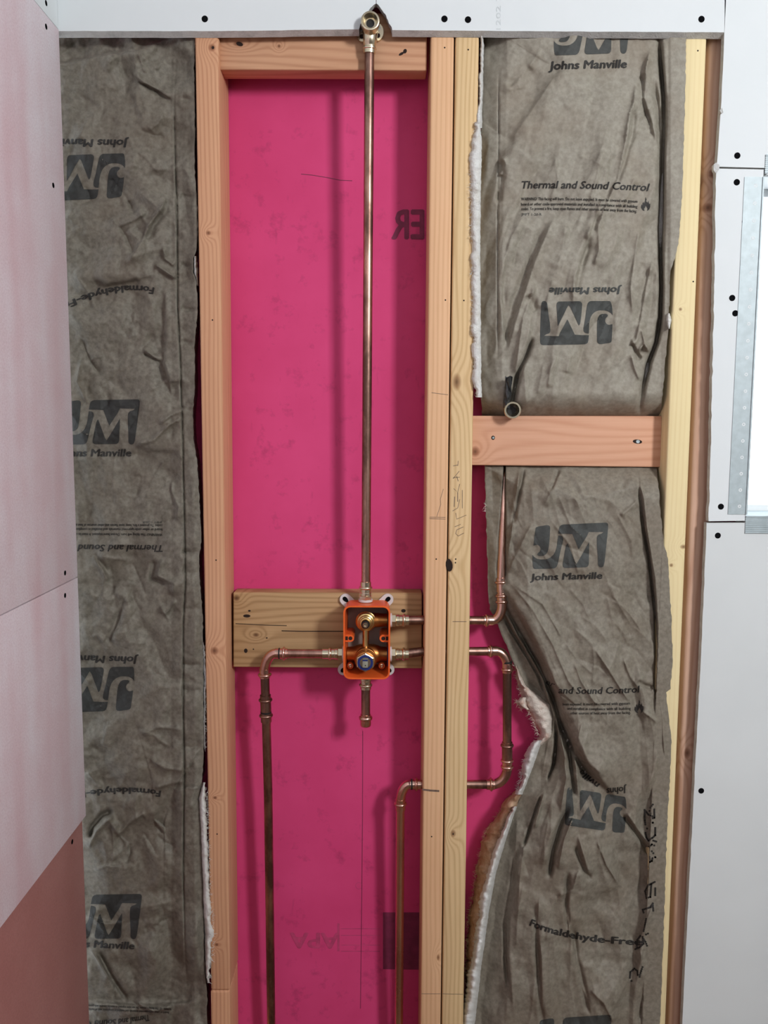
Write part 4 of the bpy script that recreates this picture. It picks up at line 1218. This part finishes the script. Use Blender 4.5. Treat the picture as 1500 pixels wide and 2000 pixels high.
batt_b = tag(empty('insulation_batt', at(1110, 1995, 0.03)), 'rumpled brown kraft-faced batt in the right bay below the rosy crosswise block', 'insulation', 'kraft-faced batts')
SB = Sheet(BL, BR, 905, 2090, base_rb, BF, 14.0, (8, 2.5), lambda a, b: 1 - 0.85 * np.clip((a - fl_x(b)) / 6, 0, 1))
SB.post = lambda d, a, b: np.where(a > np.interp(b, [905, 2000], [1303, 1257]) - 3, np.minimum(d, -0.0014), d)
SB.cr = [(58, 30, 120, 5.0, 890, 1460, 81.0), (96, 36, 190, 9.0, 1420, 2300, 87.0), (75, 16, 60, 1.6, 890, 2300, 91.0)]
SB.gain = 1.45
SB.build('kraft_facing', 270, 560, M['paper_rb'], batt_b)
SB.fill('glass_wool', M['fg_mix'], batt_b, (16, 40), 26, 120)
fuzz('glass_wool_lip', [(1300, 1004), (1312, 1004), (1340, 1014), (1365, 1022), (1390, 1034), (1420, 1048), (1440, 1054), (1455, 1044)], [(1300, 1008), (1340, 1030), (1376, 1080), (1400, 1086), (1440, 1080), (1455, 1062)], 0.030, 0.07, M['fg_mix'], batt_b, 21, nx=15, rag=(2.5, 0.6), lump=0.006)
fuzz('glass_wool_lip', [(1362, 1018), (1372, 1006), (1378, 1010), (1386, 1026)], [(1362, 1032), (1372, 1030), (1378, 1030), (1386, 1034)], 0.034, 0.05, M['fg_mix'], batt_b, 25, nx=6, rag=(1.0, 0.6))
fuzz('glass_wool_lip', [(1446, 1046), (1465, 1032), (1480, 1027), (1500, 1023), (1515, 1018), (1535, 1015), (1552, 1008)], [(1446, 1062), (1465, 1054), (1500, 1042), (1535, 1028), (1552, 1022)], 0.022, 0.06, M['fg_white'], batt_b, 31, nx=11, rag=(2.6, 0.5), lump=0.005)
fuzz('glass_wool_edge', [(1545, 1006), (1570, 984), (1600, 964), (1625, 948), (1650, 940), (1700, 930), (1750, 921), (1800, 914), (1860, 912), (1920, 908), (1970, 904), (2090, 896)], [(1545, 1026), (1596, 1008), (1632, 994), (1702, 973), (1783, 958), (1877, 945), (2000, 931), (2090, 924)], 0.030, 0.082, M['fg_brown'], batt_b, 37, nx=17, rag=(2.6, 0.5), lump=0.007)
fuzz('glass_wool_lip', [(1575, 1001), (1620, 980), (1660, 963), (1700, 951), (1760, 937), (1800, 930), (1860, 921), (1920, 911), (2000, 901), (2090, 895)], [(1575, 1010), (1632, 991), (1702, 970), (1783, 955), (1877, 942), (2000, 928), (2090, 921)], 0.004, 0.05, M['fg_white'], batt_b, 41, nx=11, rag=(2.0, 0.4), lump=0.006)
wisps([(1302, 1004), (1365, 1022), (1440, 1054)], 0.045, 130, (4, 13), M['fg_mix'], batt_b, 4, -1)
wisps([(1370, 1008), (1384, 1020)], 0.045, 30, (5, 12), M['fg_mix'], batt_b, 5, -1)
wisps([(1446, 1046), (1480, 1027), (1552, 1008)], 0.04, 130, (4, 11), M['fg_white'], batt_b, 6, -1)
wisps([(1550, 1003), (1625, 948), (1700, 930), (1800, 914), (2000, 903)], 0.055, 420, (3, 10), M['fg_brown'], batt_b, 7, -1)
wisps([(1585, 998), (1660, 966), (1760, 941), (1860, 925), (2000, 904)], 0.026, 260, (3, 9), M['fg_white'], batt_b, 8, -1)
wisps([(985, 947), (1000, 949)], 0.03, 14, (4, 8), M['fg_white'], batt_b, 9, -1)
D = SB.depth
logo(1114, 1066, 148, D, batt_b, 0)
write('Johns Manville', [(1035, 1133.5), (1105, 1132), (1177, 1130)], 13, D, I, batt_b, 0.04, 0.12)
write('er', [(1065, 1335), (1081, 1343)], 11, D, I, batt_b, 0.012, 0.1)
write('and Sound Control', [(1090, 1354), (1170, 1357), (1250, 1352)], 13, D, I, batt_b, 0.028, 0.15)
write('been exposed. It must be covered with gypsum', [(1099, 1378), (1160, 1378), (1231, 1376)], 5.4, D, I, batt_b, 0.010)
write('and installed in compliance with all building', [(1108, 1386), (1165, 1388), (1232, 1386)], 5.4, D, I, batt_b, 0.010)
write('other sources of heat away from the facing.', [(1114, 1395), (1170, 1396), (1232, 1394)], 5.4, D, I, batt_b, 0.010)
flame(1248, 1380, 1.0, D, batt_b)
logo(1163, 1584, 124, D, batt_b, 191, shear=0.22)
write('Johns', [(1224, 1536), (1184, 1540)], 13, D, I, batt_b, 0.03, 0.1)
write('nville', [(1172, 1532), (1136, 1502)], 12, D, I, batt_b, 0.03, 0.1)
write('Formaldehyde-Free', [(1033, 1807), (1110, 1842), (1256, 1846)], 13.5, D, I, batt_b, 0.045)
logo(1122, 2028, 146, D, batt_b, -1)
# dotted ink-jet code running down the right-hand margin
DOTS = [[(370, 95), (395, 60)], [(310, 115), (350, 165), (390, 180)], [(410, 110), (412, 195), (395, 200)], [(310, 180), (312, 225), (318, 265)], [(360, 125), (375, 150)], [(312, 120), (310, 180)], [(395, 245), (396, 247)], [(335, 305), (337, 307)],
        [(320, 350), (330, 400), (350, 430), (385, 405)], [(420, 300), (420, 375), (395, 400)], [(350, 500), (385, 470), (410, 480)], [(400, 430), (430, 440)], [(385, 540), (400, 560)], [(420, 600), (421, 602)], [(360, 600), (365, 650), (385, 640), (392, 610)],
        [(345, 890), (415, 855)], [(345, 890), (315, 950), (330, 1020), (370, 1010), (380, 880)], [(420, 920), (420, 990)], [(290, 1140), (370, 1115), (395, 1075)], [(395, 1080), (400, 1150)], [(290, 1140), (300, 1170)], [(325, 1235), (315, 1290), (300, 1360)],
        [(215, 1545), (260, 1525), (300, 1490), (290, 1420), (265, 1410), (235, 1450), (230, 1520)], [(300, 1440), (320, 1470), (335, 1510)], [(325, 1395), (345, 1385)], [(160, 1840), (165, 1780), (205, 1745), (235, 1770), (240, 1810), (260, 1830)], [(175, 1870), (177, 1872)], [(290, 1730), (275, 1770), (262, 1810)]]
V2 = []; F2 = []
for st in DOTS:
    for (a, b) in zip(st[:-1], st[1:]):
        n = max(1, int(math.hypot(b[0] - a[0], b[1] - a[1]) / 15))
        for i in range(n + 1):
            t = i / n; cx = 1200 + (a[0] + (b[0] - a[0]) * t) / 5.26; cy = 1560 + (a[1] + (b[1] - a[1]) * t) / 5.26
            F2.append(list(range(len(V2), len(V2) + 7)))
            V2 += [(cx + 2.1 * math.cos(k * 6.283 / 7), cy + 2.1 * math.sin(k * 6.283 / 7)) for k in range(7)]
tag(lay('dotted_code', V2, F2, D, I, batt_b, 0.0007, 9), 'dotted black ink-jet code', kind='stuff')

# ------------------------------------------------------------------ copper plumbing
RP = 0.00795


def press(name, p0, p1, mat, parent, beads=((0.3,),), r=0.0094, rb=0.0121, hw=0.0026):
    """pressed sleeve from p0 to p1 with rounded O-ring beads at the given distances (metres) from p0"""
    p0, p1 = Vector(p0), Vector(p1); L = (p1 - p0).length
    prof = [(0, RP + 0.0002), (0.0003, r)]
    for b in sorted(beads):
        for k in range(7):
            a = math.pi * k / 6
            prof.append((b - hw * math.cos(a), r + (rb - r) * math.sin(a)))
    prof += [(L - 0.0003, r), (L, RP + 0.0002)]
    return lathe(name, p0, p1, prof, mat, parent, 28, smooth=50)


def hexnut(name, p0, p1, r, mat, parent):
    p0, p1 = Vector(p0), Vector(p1); L = (p1 - p0).length
    return lathe(name, p0, p1, [(0, r * 0.9), (0.0008, r), (L - 0.0008, r), (L, r * 0.9)], mat, parent, 6, smooth=20)


def adapter(p0, d, parent, L=0.030):
    """brass press adapter leaving a port at p0 along unit vector d; returns the outer end"""
    p0 = Vector(p0); d = Vector(d).normalized(); q = lambda t: p0 + d * t
    hexnut('hex_nut', q(0.0), q(0.0085), 0.0118, M['brass'], parent)
    lathe('adapter_body', q(0.0085), q(1), [(0, .0095), (.001, .0106), (.005, .0106), (.006, .0098), (.0085, .0098)], M['brass'], parent, 24)
    press('press_sleeve', q(0.016), q(L), M['brass'], parent, (0.0065,), 0.0096, 0.0118)
    return q(L)


def arc(a, c, b, n=10):
    """quarter bend tangent to a->c and c->b"""
    a, c, b = Vector(a), Vector(c), Vector(b)
    out = []
    for i in range(n + 1):
        t = i / n * math.pi / 2
        k = 1 - math.sin(t); m = 1 - math.cos(t)
        out.append(c + (a - c) * k + (b - c) * m)
    return out


def P(px, py, y): return at(px, py, y)


def lerp(a, b, t): return a + (b - a) * t


# -- riser to the shower outlet
YV = 0.016
riser = tag(empty('riser_pipe', P(714, 1165, YV)), 'long upright copper riser between the orange valve box and the top elbow', 'pipe')
r_top, r_bot = P(721.5, 104, 0.001), P(714.5, 1136, YV)
tube('pipe', [lerp(r_top, r_bot, t) for t in np.linspace(0, 1, 9)], RP, M['copper'], riser)
ax = (r_bot - r_top).normalized()
v_top = P(714, 1172, YV)
adapter(v_top - ax * 0.0, -ax, riser, 0.0335)
lathe('white_gasket', v_top + ax * 0.002, v_top - ax, [(0, .0125), (.0, .0125), (.0035, .0125), (.004, .010)], M['ear'], riser)

# -- brass drop-ear elbow at the top
de = tag(empty('drop_ear_elbow', P(722, 100, 0.0)), 'brass drop-ear elbow in the notch of the white drywall', 'elbow')
c = P(724, 66, 0.0)
el_c = P(723.5, 54, -0.004)
lathe('inlet_socket', P(721.5, 105, 0.001), el_c, [(0, .0082), (.0005, .0100), (.006, .0100), (.007, .0112), (.009, .0112), (.010, .0100), (.013, .0100), (.014, .0108), (.022, .0112), (.030, .0122), (.038, .0125), (.050, .011)], M['brass'], de, 28, smooth=50)
e_in = el_c + Vector((0, 0.012, -0.001))
lathe('outlet_socket', e_in, el_c + Vector((0, -1, 0.0)), [(0, .009), (.001, .0125), (.016, .0130), (.0165, .0140), (.024, .0148), (.0375, .0148), (.038, .0142), (.038, .0120), (.033, .0108), (.0265, .0090), (.0262, 0.0)], M['brass'], de, 32, smooth=40)
dk = el_c + Vector((0, -0.0141, 0))
lathe('bore', dk, dk + Vector((0, -1, 0)), [(0, .0066), (.0004, .0066), (.0005, .005), (.0002, 0)], M['darkrub'], de, 20)
for (px, py, q) in ((741, 64, 1), (704, 66, -1)):
    cc = P(px, py, 0.0105)
    bm = bmesh.new()
    n = 18; ring = []
    for yy in (0.0072, 0.0138):
        rr = []
        for i in range(n):
            a = 2 * math.pi * i / n
            rr.append(bm.verts.new((cc.x + .0098 * math.cos(a) - q * 0.003, yy, cc.z + .0135 * math.sin(a))))
        ring.append(rr)
    bm.faces.new(ring[0]); bm.faces.new(ring[1][::-1])
    for i in range(n):
        bm.faces.new((ring[0][i], ring[0][(i + 1) % n], ring[1][(i + 1) % n], ring[1][i]))
    e = from_bm('mounting_ear', bm, M['brass'], de, autosmooth=40)
    for (ox, oz, mt) in ((0.0005 * q, .0055, M['galv']), (0.0, -.0058, M['hole'])):
        s0 = Vector((cc.x - q * .002 + ox, 0.0074, cc.z + oz))
        lathe('ear_screw', s0, s0 + Vector((0, -1, 0)), [(0, .0034), (.0012, .0034), (.0018, .0026), (.001, .001), (.0008, 0)], mt, e, 14)

# -- orange valve box
YF, YK = -0.024, 0.046
vb = tag(empty('shower_valve', P(715, 1328, 0.02)), 'orange plastic rough-in box with brass shower valve inside', 'valve')
tl, br = P(670.5, 1183, YF), P(761.5, 1327, YF)
BX0, BX1, BZ1, BZ0 = tl.x, br.x, tl.z, br.z
bcx, bcz = (BX0 + BX1) / 2, (BZ0 + BZ1) / 2
bw, bh = BX1 - BX0, BZ1 - BZ0


def rrect(w, h, r, n=6):
    out = []
    for (sx, sz, a0) in ((1, 1, 0), (-1, 1, 90), (-1, -1, 180), (1, -1, 270)):
        for i in range(n + 1):
            a = math.radians(a0 + 90 * i / n)
            out.append((sx * (w / 2 - r) + r * math.cos(a), sz * (h / 2 - r) + r * math.sin(a)))
    return out


def shell(name, loops, mat, parent, close0=True, close1=True, smooth=45, cx=None, cz=None):
    """loops of (w,h,r,y) stitched in order"""
    bm = bmesh.new(); R = []
    for (w, h, r, y) in loops:
        R.append([bm.verts.new(((bcx if cx is None else cx) + a, y, (bcz if cz is None else cz) + b)) for a, b in rrect(w, h, r)])
    n = len(R[0])
    for A, B in zip(R[:-1], R[1:]):
        for i in range(n):
            bm.faces.new((A[i], A[(i + 1) % n], B[(i + 1) % n], B[i]))
    if close0: bm.faces.new(R[0])
    if close1: bm.faces.new(R[-1][::-1])
    return from_bm(name, bm, mat, parent, autosmooth=smooth)


t = 0.0028
bxo = shell('plastic_box', [(bw - .002, bh - .009, .012, YK - .002), (bw - .001, bh - .007, .012, YK - .014), (bw, bh, .012, YF), (bw - 2 * t, bh - 2 * t, .0095, YF), (bw - 2 * t - .004, bh - 2 * t - .010, .009, YK - .006)], M['orange'], vb, True, True)
bxo['label'] = 'orange open-fronted box'
shell('back_plate', [(bw - .011, bh - .018, .009, YK - .0061), (bw - .011, bh - .018, .009, YK - .0078)], M['backpl'], vb)
# milky mounting ears at the four corners
for (px, py, dx, dz, yy) in ((675, 1171, -1, 1, .044), (757, 1171, 1, 1, .044), (671, 1308, -1, -1, .044), (759, 1308, 1, -1, .044)):
    cc = P(px, py, yy); ang = math.atan2(dz, dx)
    bm = bmesh.new(); pts = []
    for i in range(11):
        a = ang - math.pi / 2 + math.pi * i / 10
        pts.append((cc.x + .0105 * math.cos(a), cc.z + .0105 * math.sin(a)))
    ba = Vector((cc.x, cc.z)) - Vector((math.cos(ang), math.sin(ang))) * 0.024
    nx_, nz_ = -math.sin(ang), math.cos(ang)
    pts += [(ba.x + nx_ * .0105, ba.y + nz_ * .0105), (ba.x - nx_ * .0105, ba.y - nz_ * .0105)]
    ear = prism('mounting_ear', pts, yy, yy + 0.0035, [M['ear'], M['ear']], vb)
    ear['label'] = 'milky white mounting ear'
    V = []; n = 14
    for (s, dy) in ((1, 0.0), (1, -0.0006), (0.6, -0.0003)):
        for i in range(n):
            a = 2 * math.pi * i / n
            lx, lz = .0062 * s * math.cos(a), .0038 * s * math.sin(a) * (1 + 0.25 * math.cos(a))
            V.append((cc.x + lx * math.cos(ang) - lz * math.sin(ang), yy + dy, cc.z + lx * math.sin(ang) + lz * math.cos(ang)))
    obj('ear_screw', V, [(r * n + i, r * n + (i + 1) % n, (r + 1) * n + (i + 1) % n, (r + 1) * n + i) for r in range(2) for i in range(n)] + [tuple(2 * n + i for i in range(n))], M['black'], ear)
# bronze body: crosswise tube, upright tube, side port
zl, zu = P(715, 1277, YV).z, P(715, 1211, YV).z
vx = P(714.5, 1277, YV).x
for (a, b) in ((Vector((BX0 + .004, YV, zl)), Vector((BX1 - .004, YV, zl))),):
    lathe('valve_body', a, b, [(0, .010), (.001, .0125), (.012, .0132), (.016, .0150), (.024, .0175), ((b - a).length - .024, .0175), ((b - a).length - .016, .0150), ((b - a).length - .012, .0132), ((b - a).length - .001, .0125), ((b - a).length, .010)], M['bronze'], vb, 32, smooth=50)
a = Vector((vx, YV, zu)); b = Vector((BX1 - .004, YV, zu))
lathe('side_port', a, b, [(0, .010), (.006, .0128), (.020, .0128), (.030, .0118), ((b - a).length, .0112)], M['bronze'], vb, 28, smooth=50)
lathe('connecting_tube', Vector((vx, YV - .006, zu)), Vector((vx, YV - .006, zl)), [(0, .005), (0.001, .0058), (.045, .0058), (.056, .007)], M['brass_y'], vb, 20)
# diverter cartridge
cu = Vector((vx, YV, zu))
lathe('diverter_cartridge', cu, cu + Vector((0, -1, 0)), [(0, .0165), (.008, .0178), (.0105, .0178), (.0115, .0160), (.0125, .0150), (.016, .0150), (.017, .0125), (.021, .0118), (.022, .0100), (.0255, .0094), (.026, .0078), (.030, .0072), (.030, 0)], M['brass_y'], vb, 32, smooth=40)
lathe('seal_ring', cu + Vector((0, -.028, 0)), cu + Vector((0, -1, 0)), [(0, .0066), (.002, .0074), (.006, .0074), (.008, .0062), (.008, .004)], M['darkrub'], vb, 24)
lathe('spindle', cu + Vector((0, -.032, 0)), cu + Vector((0, -1, 0)), [(0, .005), (.006, .0048), (.0068, .0042), (.0068, .0022), (.0045, .0020), (.0045, 0)], M['brass'], vb, 18)
# mixer cartridge with hex collar and blue stem ring
cl = Vector((vx, YV - .006, zl - 0.0035))
lathe('mixer_cartridge', cl, cl + Vector((0, -1, 0)), [(0, .019), (.012, .0195), (.017, .0195), (.018, .0182), (.024, .0182), (.025, .0172), (.030, .0172), (.031, .0160)], M['bronze'], vb, 36, smooth=40)
hexnut('hex_collar', cl + Vector((0, -.029, 0)), cl + Vector((0, -.0375, 0)), .0165, M['brass'], vb)
lathe('blue_ring', cl + Vector((0, -.0372, 0)), cl + Vector((0, -1, 0)), [(0, .0135), (.0012, .0135), (.0018, .0128), (.0018, .0098), (.0002, .0094), (.0002, 0)], M['blue'], vb, 30)
q = cl + Vector((0, -.0388, 0))
box('stem', q.x - .0046, q.x + .0046, q.y - .004, q.y + .002, q.z - .0072, q.z + .0068, M['greypl'], vb, .0008)
box('stem_slot', q.x - .0044, q.x + .0044, q.y - .0046, q.y - .0034, q.z + .0045, q.z + .0070, M['blue'], vb)
lathe('stem_hole', q + Vector((.0003, -.0038, -.0035)), q + Vector((.0003, -1, -.0035)), [(0, .0011), (.0004, .0011), (.0004, 0)], M['hole'], vb, 10)
# screw bosses at mid height, lower screws, dark side slots
for sx in (-1, 1):
    xo = BX0 + t - 0.0005 if sx < 0 else BX1 - t + 0.0005
    zc = P(715, 1246.5, -0.012).z
    bm = bmesh.new(); pts = []
    for i in range(9):
        a = math.pi / 2 - math.pi * i / 8
        pts.append((xo - sx * (.0095 + .0065 * math.cos(a)), zc + .0065 * math.sin(a)))
    pts = [(xo, zc + .0065)] + pts + [(xo, zc - .0065)]
    bs = prism('screw_boss', pts, -.013, YK - .008, [M['orange'], M['orange']], vb)
    h0 = Vector((xo - sx * .0095, -.0128, zc))
    lathe('boss_hole', h0, h0 + Vector((0, -1, 0)), [(0, .0034), (.0006, .0034), (.0007, .0026), (.0003, 0)], M['hole'], bs, 14)
    box('boss_recess', min(xo, xo - sx * .005), max(xo, xo - sx * .005), -.0136, -.0126, zc - .0032, zc + .0032, M['hole'], bs)
    s0 = P(684 if sx < 0 else 745.5, 1300.5, 0.004)
    lathe('screw_post', Vector((s0.x, YK - .008, s0.z)), s0, [(0, .0062), (YK - .008 - .004, .0056)], M['orange'], vb, 16)
    lathe('screw', s0 + Vector((0, .0005, 0)), s0 + Vector((0, -1, 0)), [(0, .0040), (.0015, .0038), (.0025, .002), (.0012, 0)], M['brass'], vb, 14)
for (zc, hh, mt) in ((zu, .020, M['darkrub']), (zl + .004, .018, M['blue'])):
    box('side_slot', BX1 - t - .0016, BX1 - t - .0004, -.012, .030, zc - hh, zc + hh * .9, mt, vb)

# -- left supply: horizontal, elbow, coupling, drop
X1 = Vector((1, 0, 0))
ls = tag(empty('supply_pipe', P(530, 1998, 0.05)), 'copper supply pipe bending down from the left of the valve box', 'pipe')
p0 = Vector((BX0 - 0.003, YV, zl))
lathe('white_gasket', p0 + X1 * 0.004, p0 - X1, [(0, .0135), (.004, .0135), (.0046, .011)], M['ear'], ls)
e0 = adapter(p0, -X1, ls, 0.036)
le = P(553, 1276, YV); le.z = zl
tube('pipe', [e0 + X1 * .012, le], RP, M['copper'], ls)
lc = P(516.5, 1276, YV); lc.z = zl
ld = P(517, 1312, 0.018)
press('press_sleeve', le - X1 * .014, le + X1 * 0.008, M['copper_b'], ls, (0.0155,), 0.0094, 0.0122)
tube('elbow', arc(le - X1 * .013, lc, ld), 0.0088, M['copper_b'], ls)
pts = [P(517, 1305, .018), P(520.5, 1420, .021), P(524, 1560, .030), P(531, 2090, .050)]
tube('pipe', [ld] + pts[1:], RP, M['copper'], ls)
press('press_sleeve', ld + (ld - pts[1]).normalized() * .006, ld + (pts[1] - ld).normalized() * .011, M['copper_b'], ls, (0.0115,), 0.0094, 0.0122)
press('coupling', P(518.3, 1357, .0195), P(520.2, 1410, .0207), M['copper'], ls, (0.0095, 0.0385), 0.0096, 0.0124)
stripe = P(519.5, 1391, .020)
lathe('paint_band', stripe + Vector((0, 0, .0018)), P(519.5, 1396, .0202), [(0, .0097), (.0001, .0099), (.003, .0099), (.0031, .0097)], M['darkrub'], ls, 24)
lathe('paint_band', le - X1 * .008, le, [(0, .0095), (.0001, .0097), (.0025, .0097), (.0026, .0095)], M['darkrub'], ls, 24)

# -- stub below the box
sb = tag(empty('stub_pipe', P(714, 1418, YV)), 'short capped copper stub hanging under the orange valve box', 'pipe')
b0 = Vector((vx, YV, BZ0 - .0005)); dn = Vector((0, 0, -1))
e0 = adapter(b0, dn, sb, 0.030)
s1 = P(714.5, 1398, YV)
tube('pipe', [e0 - dn * .012, Vector((vx, YV, s1.z))], RP, M['copper'], sb)
cp0 = Vector((vx, YV, P(714, 1395, YV).z)); cp1 = Vector((vx, YV, P(714, 1419, YV).z))
L = (cp1 - cp0).length
lathe('cap', cp0, cp1, [(0, .0082), (.0003, .0096), (.003, .0096), (.0045, .0118), (.007, .0122), (.0095, .0115), (.011, .0097), (L - .003, .0097), (L - .0008, .0085), (L, .006)], M['copper_b'], sb, 28, smooth=50)

# -- upper right run: through the studs, elbow up, riser to the hand-spray outlet
YQ = 0.030
ur = tag(empty('branch_pipe', P(985, 1211, YQ)), 'copper branch from the upper right of the valve, turning up in the right bay', 'pipe')
p0 = Vector((BX1 + .002, YV, zu))
lathe('white_gasket', p0 - X1 * 0.003, p0 + X1, [(0, .0125), (.004, .0125), (.0046, .010)], M['ear'], ur)
e0 = adapter(p0, X1, ur, 0.0315)
ea = P(950, 1212, YQ)
tube('pipe', [e0 - X1 * .012, P(820, 1211, YV + .002), ea], RP, M['copper'], ur)
uc = P(981.5, 1212.5, YQ); ub = P(980.5, 1178, YQ + .001)
d = (ea - P(820, 1211, YV)).normalized()
press('press_sleeve', ea - d * .006, ea + d * .012, M['copper_b'], ur, (0.006,), 0.0094, 0.0120)
tube('elbow', arc(ea + d * .010, uc, ub), 0.0086, M['copper_b'], ur)
up0, up1 = P(980.5, 1180, YQ + .001), P(978.8, 1128, YQ + .004)
press('press_sleeve', up0, lerp(up0, up1, .42), M['copper_b'], ur, (0.0045, 0.0150), 0.0093, 0.0116)
press('press_sleeve', lerp(up0, up1, .46), up1, M['copper_b'], ur, (0.0175,), 0.0093, 0.0118)
ptop = P(985.5, 908, .076)
tube('pipe', [lerp(up0, up1, .3), up1, P(980.6, 1065, .0395), P(982.7, 1000, .047), P(984.5, 942, .0538), P(985.2, 922, .066), ptop, P(988, 850, .0805), P(990, 800, .0805)], RP, M['copper_b'], ur)

# -- brass outlet on the rosy block
bo = tag(empty('brass_outlet', P(1000, 812, .03)), 'brass threaded outlet on top of the rosy block', 'elbow')
oc = P(996, 800, 0.050); of = P(1001.5, 801, 0.004)
Lo = (of - oc).length
lathe('outlet_socket', oc, of, [(0, .011), (.002, .0128), (Lo - .016, .0130), (Lo - .0155, .0146), (Lo - .001, .0146), (Lo, .0140), (Lo, .0112), (Lo - .008, .0102), (Lo - .018, .0080), (Lo - .0185, 0)], M['brass'], bo, 32, smooth=40)
dk = lerp(oc, of, (Lo - .0176) / Lo)
lathe('bore', dk, of, [(0, .0079), (.0005, .0079), (.0006, .006), (.0003, 0)], M['darkrub'], bo, 20)
lathe('inlet_socket', oc + Vector((-.001, .020, -.002)), oc + Vector((0, .004, 0)), [(0, .009), (.004, .0105), (.014, .0115), (.022, .0115)], M['brass'], bo, 24)

# -- lower right run: through the studs, down, back and down again in the pink bay
lr = tag(empty('return_pipe', P(780, 1998, 0.05)), 'copper run looping through the doubled studs and down the pink bay', 'pipe')
p0 = Vector((BX1 + .002, YV, zl))
lathe('white_gasket', p0 - X1 * 0.003, p0 + X1, [(0, .0135), (.004, .0135), (.0046, .011)], M['ear'], lr)
e0 = adapter(p0, X1, lr, 0.0315)
ea = P(958, 1272, YQ)
tube('pipe', [e0 - X1 * .012, P(820, 1273, YV + .002), ea], RP, M['copper'], lr)
d = (ea - P(820, 1273, YV)).normalized()
press('press_sleeve', ea - d * .006, ea + d * .012, M['copper_b'], lr, (0.006,), 0.0094, 0.0118)
cA = P(990, 1271.5, YQ); dA = P(990.5, 1302, YQ)
tube('elbow', arc(ea + d * .010, cA, dA), 0.0086, M['copper_b'], lr)
dB = P(990.5, 1458, YQ)
tube('pipe', [dA, dB], RP, M['copper'], lr)
dd = (dB - dA).normalized()
press('press_sleeve', dA - dd * .006, dA + dd * .011, M['copper_b'], lr, (0.0105,), 0.0093, 0.0115)
lathe('paint_band', dA - dd * .0105, dB, [(0, .0090), (.0001, .0092), (.0035, .0092), (.0036, .009)], M['darkrub'], lr, 24)
press('coupling', P(990.5, 1449, YQ), P(990.5, 1484, YQ), M['copper'], lr, (0.0065,), 0.0095, 0.0120)
dE = P(990.5, 1503, YQ)
press('press_sleeve', P(990.5, 1480, YQ), dE, M['copper_b'], lr, (0.005, 0.0165), 0.0093, 0.0118)
cB = P(990.5, 1531, YQ); eB = P(962, 1532, YQ)
tube('elbow', arc(dE - dd * .002, cB, eB), 0.0086, M['copper'], lr)
fC = P(808, 1532, YQ)
press('press_sleeve', P(966, 1532, YQ), P(950, 1532, YQ), M['copper_b'], lr, (0.0065,), 0.0094, 0.0124)
tube('pipe', [eB, fC], RP, M['copper'], lr)
press('press_sleeve', P(822, 1532, YQ), P(800, 1532, YQ), M['copper_b'], lr, (0.009,), 0.0094, 0.0122)
cC = P(782.5, 1532, YQ); gC = P(782, 1566, YQ)
tube('elbow', arc(fC - X1 * .008, cC, gC), 0.0086, M['copper_b'], lr)
lathe('paint_band', P(805.5, 1532, YQ), P(802, 1532, YQ), [(0, .0095), (.0001, .0097), (.0028, .0097), (.0029, .0095)], M['darkrub'], lr, 24)
hC = P(778.5, 2090, .046)
press('press_sleeve', gC + Vector((0, 0, .006)), P(782, 1582, YQ), M['copper_b'], lr, (0.0095,), 0.0093, 0.0120)
tube('pipe', [gC, lerp(gC, hC, .3), lerp(gC, hC, .65), hC], RP, M['copper_b'], lr)

# fixings in the top block behind the elbow keep their own shapes; done
